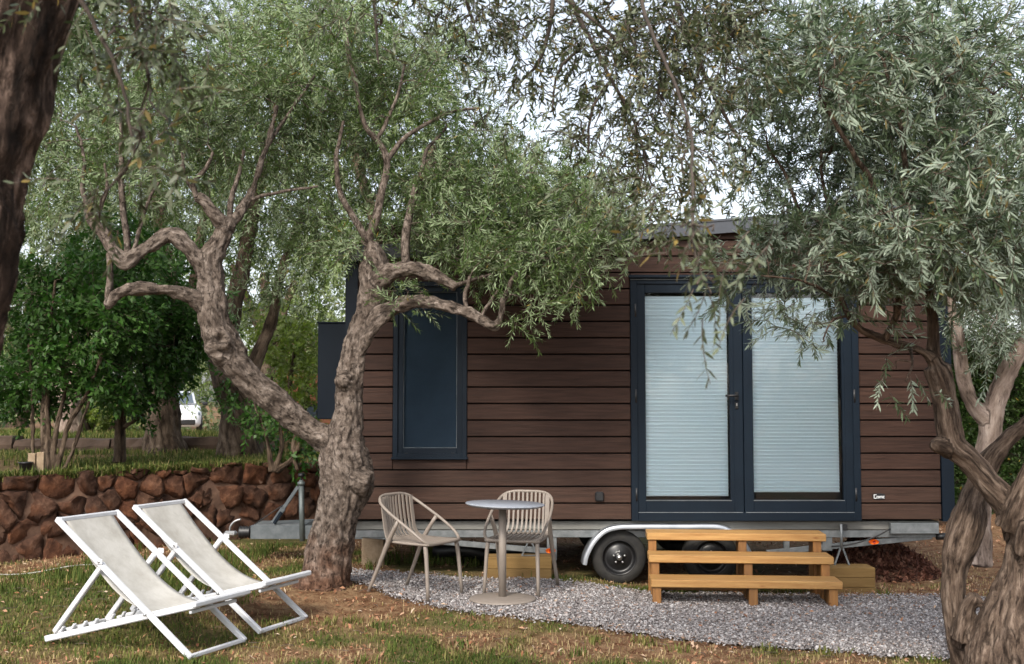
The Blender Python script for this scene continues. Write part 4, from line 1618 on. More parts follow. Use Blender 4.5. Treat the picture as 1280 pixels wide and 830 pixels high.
# ------------------------------------------------------------------ deckchairs
def deckchair():
    root = thing('deckchair', 'white sling deckchair nearest the camera, left of the pair', 'deckchair', (0, 0, 0), 'white deckchairs on the lawn')
    W = 0.55
    b = 0.031
    # local: x forward, y across to the far side, z up; near front foot at the origin
    A0, A1 = (0.0, 0.017), (-1.149, 0.84)
    B0, B1 = (-1.265, 0.022), (0.02, 0.345)
    for y in (0.0, W):
        MB().bar((A0[0], y, A0[1]), (A1[0], y, A1[1]), b, b * 1.25, 0.006).build('long_rail', M['white'], root, world=False)
    MB().bar((A1[0] + 0.012, b / 2 - 0.004, A1[1] - 0.008), (A1[0] + 0.012, W - b / 2 + 0.004, A1[1] - 0.008), 0.034, 0.032, 0.006).build('top_bar', M['white'], root, world=False)
    MB().bar((A0[0] - 0.01, b / 2 - 0.004, A0[1] + 0.007), (A0[0] - 0.01, W - b / 2 + 0.004, A0[1] + 0.007), 0.028, 0.028, 0.006).build('foot_bar', M['white'], root, world=False)
    yi0, yi1 = 0.042, W - 0.042
    for y in (yi0, yi1):
        r_ = MB().bar((B0[0], y, B0[1]), (B1[0], y, B1[1]), 0.03, 0.042, 0.006)
        ro = r_.build('seat_rail', M['white'], root, world=False)
        d = Vector((B1[0] - B0[0], 0, B1[1] - B0[1])).normalized()
        for t in (0.10, 0.20, 0.30, 0.40):
            p = Vector((B0[0], y, B0[1])) + d * t + Vector((0, 0, 0.03))
            nt = MB()
            nt.bar(p, p + d * 0.05, 0.028, 0.02, 0.004)
            nt.bar(p + Vector((0.045, 0, 0.012)), p + d * 0.055 + Vector((0.012, 0, 0.03)), 0.028, 0.016, 0.004)
            nt.build('notch_block', M['white'], ro, world=False)
    MB().bar((B0[0] + 0.01, yi0 + 0.01, B0[1]), (B0[0] + 0.01, yi1 - 0.01, B0[1]), 0.026, 0.03, 0.005).build('rear_bar', M['white'], root, world=False)
    MB().bar((B1[0], -0.012, B1[1] + 0.004), (B1[0], W + 0.012, B1[1] + 0.004), 0.032, 0.036, 0.008).build('front_bar', M['white'], root, world=False)
    MB().bar((-0.05, yi0, B1[1] - 0.055), (-0.05, yi1, B1[1] - 0.055), 0.02, 0.022, 0.004).build('seat_cross_bar', M['white'], root, world=False)
    # prop
    pa = (A0[0] + (A1[0] - A0[0]) * 0.66, A0[1] + (A1[1] - A0[1]) * 0.66)
    pb = (B0[0] + 0.09, B0[1] + 0.055)
    for y in (-0.004 + 0.036, W - 0.032):
        MB().bar((pa[0], y, pa[1]), (pb[0], y, pb[1]), 0.032, 0.036, 0.005).build('prop_strut', M['white'], root, world=False)
    MB().bar((pb[0], 0.03, pb[1]), (pb[0], W - 0.03, pb[1]), 0.02, 0.02, 0.004).build('prop_bar', M['white'], root, world=False)
    for y in (-0.02, W + 0.02):
        MB().box((pa[0] + 0.01, y, pa[1] + 0.018), (0.05, 0.008, 0.036), 0.003).build('pivot_plate', M['white'], root, world=False)
    for y in (-0.024, W + 0.024):
        for (bx_, bz_) in ((pa[0] + 0.01, pa[1] + 0.018), (-0.357, 0.262)):
            MB().lathe([(0, -0.006), (0.008, -0.006), (0.010, 0), (0.008, 0.006), (0, 0.006)], (bx_, y, bz_), 10, 'Y').build('bolt', M['bolt'], root, world=False)
    # sling
    prof = catmull([(-1.14, 0.842), (-1.02, 0.705), (-0.86, 0.545), (-0.70, 0.408), (-0.54, 0.315), (-0.38, 0.272), (-0.22, 0.274), (-0.09, 0.312), (0.0, 0.358), (0.025, 0.366)], 4)
    ny = 13
    V, F = [], []
    rng = random.Random(2)
    for i, (x, z) in enumerate(prof):
        t = i / (len(prof) - 1)
        hang = math.sin(math.pi * min(1, t * 1.02)) ** 1
        ins = 0.055 - 0.01 * math.sin(math.pi * t)
        for j in range(ny):
            s = j / (ny - 1)
            y = ins + (W - 2 * ins) * s
            sag = -0.014 * hang * math.sin(math.pi * s)
            V.append((x, y, z + sag + 0.0025 * math.sin(9 * s + 13 * t) * hang))
    n_ = len(prof)
    for i in range(n_ - 1):
        for j in range(ny - 1):
            F.append((i * ny + j, i * ny + j + 1, (i + 1) * ny + j + 1, (i + 1) * ny + j))
    o = len(V)
    V2 = [(x, y, z - 0.003) for x, y, z in V]
    F2 = [tuple(i + o for i in f[::-1]) for f in F]
    side = []
    for i in range(n_ - 1):
        for j, sgn in ((0, 1), (ny - 1, -1)):
            a, b2 = i * ny + j, (i + 1) * ny + j
            q = (a, b2, b2 + o, a + o)
            side.append(q if sgn > 0 else q[::-1])
    MB().add(V + V2, F + F2 + side, True).build('sling', M['sling'], root, world=False)
    return root


dc = deckchair()
dc.location = (-2.022, 7.17, float(gz(-2.4, 7.4)) + 0.012)
dc.rotation_euler = (0, 0, math.atan2(-0.4, 0.917))
dc2 = copy_tree(dc)
dc2.location = (-1.735, 7.86, float(gz(-2.1, 8.0)) + 0.015)
dc2['label'] = 'white sling deckchair farther back, between its twin and the olive trunk'


# ------------------------------------------------------------------ bistro table and chairs
def lattice_chair():
    root = thing('armchair', 'taupe slatted resin armchair left of the table, seen from its side', 'chair', (0, 0, 0), 'taupe armchairs at the bistro table')
    # local: y forward, x right, z up
    # hoop: one loop from the back top down the arms to the seat front
    ctl = [(0, -0.285, 0.785), (0.11, -0.283, 0.783), (0.185, -0.262, 0.765), (0.228, -0.215, 0.725), (0.25, -0.12, 0.665), (0.256, 0.02, 0.585), (0.25, 0.15, 0.505),
           (0.232, 0.215, 0.455), (0.19, 0.25, 0.432), (0.1, 0.262, 0.428), (0, 0.264, 0.427)]
    full = ctl + [(-x, y, z) for x, y, z in ctl[-2:0:-1]]
    ring = catmull(full + [full[0]], 4)[:-1]
    MB().tube(ring, 0.0125, 8, closed=True).build('hoop', M['taupe'], root, world=False)
    # slats run down the back and on along the seat
    prof = [(-0.283, 0.782), (-0.272, 0.68), (-0.255, 0.58), (-0.235, 0.50), (-0.20, 0.452), (-0.14, 0.436), (-0.02, 0.432), (0.12, 0.431), (0.258, 0.428)]
    def slat(x, w):
        pts = []
        for t, (y, z) in enumerate(prof):
            back = 1 - min(1, max(0, (y + 0.285) / 0.1))
            cur = 0.10 * (x / 0.2) ** 2 * max(0, 1 - max(0, (y + 0.26)) / 0.25) * 0.5      # back wraps round the sitter
            narrow = 1.0 if y < -0.2 else 1.06
            pts.append((x * narrow, y + cur, z - (0.018 * (abs(x) / 0.2) ** 2 if t == 0 else 0)))
        P = catmull(pts, 3)
        T, N, B = frames_along(P)
        V, F = [], []
        for p, t in zip(P, T):
            nn = np.cross(t, (1, 0, 0))
            nn /= np.linalg.norm(nn)
            for (a, b) in ((-w / 2, -0.005), (w / 2, -0.005), (w / 2, 0.005), (-w / 2, 0.005)):
                V.append(p + np.array([a, 0, 0]) + nn * b)
        for i in range(len(P) - 1):
            for j in range(4):
                F.append((i * 4 + j, (i + 1) * 4 + j, (i + 1) * 4 + (j + 1) % 4, i * 4 + (j + 1) % 4))
        F += [(0, 1, 2, 3), tuple(len(V) - 4 + k for k in (3, 2, 1, 0))]
        return MB().add(V, F)
    for i in range(9):
        x = (i - 4) * 0.0375
        slat(x, 0.017).build('slat', M['taupe'], root, world=False)
    for sgn in (-1, 1):
        slat(sgn * 0.186, 0.036).build('side_slat', M['taupe'], root, world=False)
    # seat rim
    rim = [(0.0, 0.262, 0.424), (0.19, 0.25, 0.424), (0.226, 0.2, 0.426), (0.215, 0.0, 0.424), (0.2, -0.17, 0.432), (0.12, -0.2, 0.436), (0, -0.205, 0.437)]
    rf = rim + [(-x, y, z) for x, y, z in rim[-2:0:-1]]
    MB().tube(catmull(rf + [rf[0]], 4)[:-1], 0.011, 6, closed=True).build('seat_rim', M['taupe'], root, world=False)
    for sgn in (-1, 1):
        fl = MB().tube(catmull([(sgn * 0.205, 0.215, 0.43), (sgn * 0.213, 0.235, 0.3), (sgn * 0.226, 0.262, 0.0)], 3), [0.019, 0.018, 0.018, 0.017, 0.016, 0.015, 0.014], 8)
        fl.build('leg', M['taupe'], root, world=False)
        rl = MB().tube(catmull([(sgn * 0.252, -0.02, 0.60), (sgn * 0.236, -0.13, 0.43), (sgn * 0.240, -0.215, 0.25), (sgn * 0.252, -0.33, 0.0)], 3),
                       [0.015, 0.017, 0.019, 0.020, 0.019, 0.018, 0.017, 0.016, 0.015, 0.014], 8)
        rl.build('leg', M['taupe'], root, world=False)
    return root


ch = lattice_chair()
ch.location = (-0.75, 9.16, float(gz(-0.75, 9.16)) + 0.032)
ch.rotation_euler = (0, 0, math.radians(-33 - 90))
ch2 = copy_tree(ch)
ch2.location = (0.06, 9.36, float(gz(0.06, 9.36)) + 0.032)
ch2.rotation_euler = (0, 0, math.radians(-105 - 90 + 0))
ch2['label'] = 'taupe slatted resin armchair behind the table, facing the camera'


def bistro_table():
    x, y = -0.075, 8.92
    g = float(gz(x, y)) + 0.03
    root = thing('bistro_table', 'small round grey-topped bistro table on a taupe pedestal', 'table', (x, y, g))
    top = MB()
    r = 0.315
    top.lathe([(0, 0.0), (r - 0.03, 0.0), (r - 0.006, 0.012), (r, 0.017), (r - 0.004, 0.022), (0, 0.022)], (0, 0, 0.728), 56)
    t = top.build('tabletop', M['tabletop'], root, world=False)
    t.rotation_euler = (0, math.radians(1.6), 0)
    MB().tube([(0, 0, 0.015), (0, 0, 0.728)], 0.031, 18).build('column', M['taupe'], root, world=False)
    MB().lathe([(0, 0), (0.262, 0.0), (0.265, 0.006), (0.255, 0.014), (0.12, 0.02), (0.04, 0.024), (0, 0.024)], (0, 0, 0), 48).build('base_plate', M['taupe'], root, world=False)
    MB().box((0, 0, 0.72), (0.24, 0.24, 0.014), 0.004).build('top_bracket', M['black'], root, world=False)
    for q in range(4):
        pass


bistro_table()


# ------------------------------------------------------------------ trees: limbs
def limb_paths(paths, k=1.0):
    """pixel skeletons (px, py, Y, radius px) -> lists of (x, y, z, r) in metres"""
    out = []
    for p in paths:
        q = []
        for (px, py, Y, rp) in p:
            v = at(px, py, Y)
            q.append((v.x, v.y, v.z, k * rp * Y / FPX))
        out.append(q)
    return out


def limbs_mesh(name, paths, voxel, lump=0.13, ridge=0.10, fine=0.006, seed=0, hollows=(), ridge_f=5.0, twist=0.6):
    """fat limbs: union of tapered tubes, remeshed into one skin, then roughened along the grain"""
    mb = MB()
    S, SR, SL, ST, SN, SB = [], [], [], [], [], []
    for p in paths:
        P4 = catmull(p, 7)
        P, R = P4[:, :3], np.maximum(P4[:, 3], voxel * 0.9)
        mb.tube(P, R, 18)
        T, N, B = frames_along(P)
        L = np.concatenate([[0], np.cumsum(np.linalg.norm(np.diff(P, axis=0), axis=1))])
        S.append(P)
        SR.append(R)
        SL.append(L + 3.7 * len(S))
        ST.append(T)
        SN.append(N)
        SB.append(B)
    SRl, SLl = SR, SL
    S, SR, SL, SN, SB = np.vstack(S), np.concatenate(SR), np.concatenate(SL), np.vstack(SN), np.vstack(SB)
    me = mb.mesh('tmp')
    o = bpy.data.objects.new('tmp', me)
    COL.objects.link(o)
    md = o.modifiers.new('r', 'REMESH')
    md.mode = 'VOXEL'
    md.voxel_size = voxel
    sm = o.modifiers.new('s', 'SMOOTH')
    sm.factor = 0.5
    sm.iterations = 6
    dg = bpy.context.evaluated_depsgraph_get()
    m2 = bpy.data.meshes.new_from_object(o.evaluated_get(dg))
    bpy.data.objects.remove(o)
    bpy.data.meshes.remove(me)
    n = len(m2.vertices)
    V = np.zeros(n * 3)
    m2.vertices.foreach_get('co', V)
    V = V.reshape(-1, 3)
    Nn = np.zeros(n * 3)
    m2.vertices.foreach_get('normal', Nn)
    Nn = Nn.reshape(-1, 3)
    idx = np.zeros(n, int)
    for i in range(0, n, 4000):
        d = np.linalg.norm(V[i:i + 4000, None, :] - S[None], axis=2) - SR[None] * 0.9
        idx[i:i + 4000] = d.argmin(1)
    rad = V - S[idx]
    ca, sa = (rad * SN[idx]).sum(1), (rad * SB[idx]).sum(1)
    TT, GR = np.vstack(ST), np.concatenate([np.gradient(r_, l_) for r_, l_ in zip(SRl, SLl)])
    along = (rad * TT[idx]).sum(1)
    R = np.maximum(SR[idx] + GR[idx] * along, voxel)
    L = SL[idx] + along
    ang = np.arctan2(sa, ca) + L * twist
    bk = np.stack([np.cos(ang) * np.maximum(R, 0.03), np.sin(ang) * np.maximum(R, 0.03), L], 1)
    disp = np.zeros(n)
    sd = seed * 17.3
    for i in range(n):
        x, y, z = bk[i]
        r = R[i]
        a = mnoise.noise((x * 4 + sd, y * 4, z * 3.0))
        b = 1 - 2 * abs(mnoise.noise((x * ridge_f * 3 + sd, y * ridge_f * 3, z * 2.2)))
        c = mnoise.noise((x * 40 + sd, y * 40, z * 16))
        e = mnoise.noise((x * 13 + sd, y * 13, z * 7))
        disp[i] = r * (lump * a + ridge * (b - 0.45)) + fine * (c + 1.1 * e)
    for (c, rr, dep) in hollows:
        d = np.linalg.norm(V - np.array(c), axis=1)
        disp += -dep * smooth((rr - d) / rr * 1.6) + dep * 0.45 * np.exp(-((d - rr * 1.25) / (rr * 0.35)) ** 2)
    V = V + Nn * disp[:, None]
    m2.vertices.foreach_set('co', V.ravel())
    a = m2.attributes.new('bk', 'FLOAT_VECTOR', 'POINT')
    a.data.foreach_set('vector', bk.astype(np.float32).ravel())
    m2.polygons.foreach_set('use_smooth', np.ones(len(m2.polygons), bool))
    m2.name = name
    m2.update()
    return m2, S, SR


class Skeleton:
    """growing set of nodes that twigs attach to"""

    def __init__(self, P, R, rng):
        self.P = np.asarray(P, float)
        self.R = np.asarray(R, float)
        self.rng = rng
        self.tubes = []

    def grow(self, targets, sag=0.05, r_tip=0.0035, r_max=0.02):
        rng = self.rng
        rem = [np.asarray(t, float) for t in targets]
        D = np.array([np.linalg.norm(self.P - t, axis=1).min() for t in rem])
        order = np.argsort(D)
        ends = []
        for k in order:
            t = rem[k]
            d = np.linalg.norm(self.P - t, axis=1)
            j = int((d + self.R * 0).argmin())
            p0, r0 = self.P[j], self.R[j]
            L = d[j]
            nseg = max(3, int(L / 0.16))
            s = np.linspace(0, 1, nseg + 1)[:, None]
            side = rng.normal(0, 0.10 * L, 3)
            up = np.array([0, 0, 0.16 * L])
            P = p0 * (1 - s) + t * s + np.sin(math.pi * s) * (side + up) + np.cumsum(rng.normal(0, 0.012, (nseg + 1, 3)), 0) * (s > 0) * (1 - s * 0.5)
            rb = min(r0 * 0.7, r_max, 0.004 + 0.009 * L)
            R = rb * (1 - s[:, 0]) + r_tip * s[:, 0]
            self.tubes.append((P, R))
            self.P = np.vstack([self.P, P[1:]])
            self.R = np.concatenate([self.R, R[1:]])
            tdir = P[-1] - P[-2]
            ends.append((P[-1], tdir / (np.linalg.norm(tdir) + 1e-9)))
        return ends

    def mesh(self, name, seg=5):
        Vs, Fs, Bk, o = [], [], [], 0
        a = np.linspace(0, 2 * math.pi, seg, endpoint=False)
        for P, R in self.tubes:
            T, N, B = frames_along(P)
            V = P[:, None] + (np.cos(a)[None, :, None] * N[:, None] + np.sin(a)[None, :, None] * B[:, None]) * R[:, None, None]
            n = len(P)
            i = (np.arange(n - 1)[:, None] * seg + np.arange(seg)[None])
            j = (np.arange(n - 1)[:, None] * seg + (np.arange(seg)[None] + 1) % seg)
            F = np.stack([i, j, j + seg, i + seg], -1).reshape(-1, 4) + o
            Vs.append(V.reshape(-1, 3))
            Fs.append(F)
            o += n * seg
        V = np.vstack(Vs)
        return mesh_np(name, V, np.vstack(Fs), vattrs={'bk': V * 1.0}, smooth_shade=True)


# ------------------------------------------------------------------ trees: leaves
def sprig(rng, n_leaf=20, stem=0.24, leaf=0.055, width=0.012, lens=False, droop=0.25, spread=0.9):
    """a twig with opposite narrow leaves, growing along +x; returns V, F, rnd, material index"""
    V, F, rnd, mi = [], [], [], []
    ns = 4
    pts = []
    bend = rng.normal(0, 0.25)
    for i in range(ns + 1):
        t = i / ns
        pts.append((stem * t, stem * bend * t * t, -stem * droop * t * t))
    pts = np.array(pts)
    o = 0
    for i, p in enumerate(pts):
        r = 0.0022 * (1 - 0.6 * i / ns)
        for a in (0, 2.094, 4.189):
            V.append((p[0], p[1] + r * math.cos(a), p[2] + r * math.sin(a)))
            rnd.append(0.5)
    for i in range(ns):
        for j in range(3):
            a, b = i * 3 + j, i * 3 + (j + 1) % 3
            F += [(a, b, b + 3), (a, b + 3, a + 3)]
            mi += [1, 1]
    for k in range(n_leaf):
        t = 0.12 + 0.9 * (k // 2) / (n_leaf / 2)
        t = min(t, 1.0)
        side = 1 if k % 2 else -1
        roll = (k // 2) % 2 * 1.57 + rng.normal(0, 0.35)
        f = t * ns
        i = min(int(f), ns - 1)
        base = pts[i] + (pts[i + 1] - pts[i]) * (f - i)
        ang = spread * (1 - 0.45 * t) + rng.normal(0, 0.18)
        d = np.array([math.cos(ang), side * math.sin(ang) * math.cos(roll), side * math.sin(ang) * math.sin(roll)])
        d[2] -= 0.1
        d /= np.linalg.norm(d)
        up = np.array([-math.sin(ang) * 0.6, 0.0, 1.0]) + rng.normal(0, 0.35, 3)
        w = np.cross(d, up)
        w /= np.linalg.norm(w) + 1e-9
        nn = np.cross(w, d)
        L = leaf * rng.uniform(0.65, 1.15)
        W = width * rng.uniform(0.75, 1.15) / 2
        c = rng.uniform(0, 1)
        o = len(V)
        curl = -nn * L * rng.uniform(0.0, 0.12)
        if lens:
            q = [base, base + d * L * 0.33 + w * W - nn * W * .25, base + d * L * 0.33 - w * W - nn * W * .25,
                 base + d * L * 0.70 + w * W * 0.8 + curl * .4, base + d * L * 0.70 - w * W * 0.8 + curl * .4, base + d * L + curl]
            F += [(o, o + 2, o + 1), (o + 1, o + 2, o + 4), (o + 1, o + 4, o + 3), (o + 3, o + 4, o + 5)]
            mi += [0] * 4
        else:
            q = [base, base + d * L * 0.45 + w * W, base + d * L + curl, base + d * L * 0.45 - w * W]
            F += [(o, o + 3, o + 2), (o, o + 2, o + 1)]
            mi += [0, 0]
        V += [tuple(x) for x in q]
        rnd += [c] * len(q)
    return np.array(V), np.array(F), np.array(rnd), np.array(mi)


def frames_from(D, rng):
    D = D / (np.linalg.norm(D, axis=1)[:, None] + 1e-9)
    up = np.tile([0.0, 0, 1.0], (len(D), 1)) + rng.normal(0, 0.45, (len(D), 3))
    Yv = np.cross(up, D)
    Yv /= np.linalg.norm(Yv, axis=1)[:, None] + 1e-9
    Zv = np.cross(D, Yv)
    return np.stack([D, Yv, Zv], 2)       # columns


def place_sprigs(temps, P, D, S, rng):
    Rm = frames_from(D, rng)
    which = rng.integers(0, len(temps), len(P))
    Vs, Fs, Rs, Ms, o = [], [], [], [], 0
    for t, (V, F, r, mi) in enumerate(temps):
        k = np.where(which == t)[0]
        if not len(k):
            continue
        W = np.einsum('nij,vj->nvi', Rm[k] * S[k][:, None, None], V) + P[k][:, None]
        Vs.append(W.reshape(-1, 3))
        Fs.append((F[None] + (np.arange(len(k)) * len(V))[:, None, None]).reshape(-1, 3) + o)
        Rs.append(((r[None] * 0.75 + 0.25 * rng.random((len(k), 1))) % 1.0).ravel())
        Ms.append(np.tile(mi, len(k)))
        o += len(k) * len(V)
    return np.vstack(Vs), np.vstack(Fs), np.concatenate(Rs), np.concatenate(Ms)


def sample_blobs(blobs, rng, keep=None):
    """blobs: (px, py, rx, ry, Y, dY, n): points inside pixel ellipses at depths Y +- dY"""
    out = []
    for (px, py, rx, ry, Y, dY, n) in blobs:
        for _ in range(n):
            while True:
                v = rng.uniform(-1, 1, 3)
                if (v ** 2).sum() < 1:
                    break
            Yp = Y + v[2] * dY
            p = at(px + v[0] * rx, py + v[1] * ry, Yp)
            p = np.array(p)
            if keep is None or keep(p):
                out.append(p)
    return out


def foliage(root, sk, blobs, mat, rng, per=9, temps=None, spread=0.16, scale=(0.8, 1.25), droop=0.25, parts=0, part_mat=None, keep=None, sag=0.05, r_max=0.02, seg=5, name='foliage', out_bias=0.5):
    T = sample_blobs(blobs, rng, keep)
    ends = sk.grow(T, sag, r_max=r_max)
    E = np.array([e[0] for e in ends])
    Dn = np.array([e[1] for e in ends])
    n = len(E)
    P = np.repeat(E, per, 0)
    D = np.repeat(Dn, per, 0) * out_bias + rng.normal(0, 0.6, (n * per, 3)) + np.array([0, 0, 0.12 - droop])
    off = rng.normal(0, spread, (n * per, 3))
    P = P + off * np.array([1, 1, 0.8])
    S = rng.uniform(scale[0], scale[1], n * per)
    if keep is not None:
        k = np.array([keep(p) for p in P])
        P, D, S = P[k], D[k], S[k]
    wl_ = np.array(world_loc(root))
    if parts:
        # the sprigs nearest the camera that fall in the frame become objects of their own
        px = 640 + P[:, 0] / P[:, 1] * FPX
        py = 500 - (P[:, 2] - CAM_Z) / P[:, 1] * FPX
        vis = (px > 10) & (px < 1270) & (py > 5) & (py < 820)
        score = np.where(vis, P[:, 1], 99)
        near = np.argsort(score)[:parts]
        near = near[vis[near]]
        meshes = []
        for (V, F, r, mi) in temps:
            me = mesh_np('leafy_sprig', V, F, attrs={'rnd': r}, mat_idx=mi)
            me.materials.append(part_mat or mat)
            me.materials.append(M['twig'])
            meshes.append(me)
        Rm = frames_from(D[near], rng)
        for q, k in enumerate(near):
            o = bpy.data.objects.new('leafy_sprig', meshes[q % len(meshes)])
            COL.objects.link(o)
            o.parent = root
            mt = Matrix(Rm[q] * S[k]).to_4x4()
            mt.translation = Vector(P[k] - wl_)
            o.matrix_local = mt
        rest = np.ones(len(P), bool)
        rest[near] = False
        P, D, S = P[rest], D[rest], S[rest]
    V, F, r, mi = place_sprigs(temps, P, D, S, rng)
    me = mesh_np(name, V - wl_, F, attrs={'rnd': r}, mat_idx=mi)
    me.materials.append(mat)
    me.materials.append(M['twig'])
    o = link(name, me, None, root)
    o['kind'] = 'stuff'
    return o


def twig_part(root, sk, mat, seg=5):
    me = sk.mesh('twigs', seg)
    wl_ = world_loc(root)
    me.transform(Matrix.Translation(-wl_))
    o = link('twigs', me, mat, root)
    o['kind'] = 'stuff'
    return o


def trunk_part(root, me, mat, name='trunk'):
    me.transform(Matrix.Translation(-world_loc(root)))
    return link(name, me, mat, root)


T_MAIN = [sprig(np.random.default_rng(100 + i), 22, 0.22, 0.058, 0.0105, droop=0.12) for i in range(6)]
T_NEAR = [sprig(np.random.default_rng(200 + i), 20, 0.20, 0.062, 0.0135, lens=True) for i in range(6)]
T_FINE = [sprig(np.random.default_rng(270 + i), 22, 0.18, 0.055, 0.0098, lens=True, droop=0.08, spread=0.8) for i in range(6)]
T_OVER = [sprig(np.random.default_rng(250 + i), 14, 0.17, 0.046, 0.0115, lens=True) for i in range(6)]
T_BACK = [sprig(np.random.default_rng(300 + i), 16, 0.34, 0.095, 0.023, droop=0.3) for i in range(5)]
T_BROAD = [sprig(np.random.default_rng(400 + i), 14, 0.22, 0.075, 0.036, spread=1.1) for i in range(5)]
T_FAR = [sprig(np.random.default_rng(500 + i), 14, 0.7, 0.24, 0.11) for i in range(4)]


def house_keep(p):
    """keep leaves out of the house's volume"""
    x, y, z = p
    return not (y > 9.98 and -1.75 < x < 4.3 and y < 12.9 and z < 3.45)


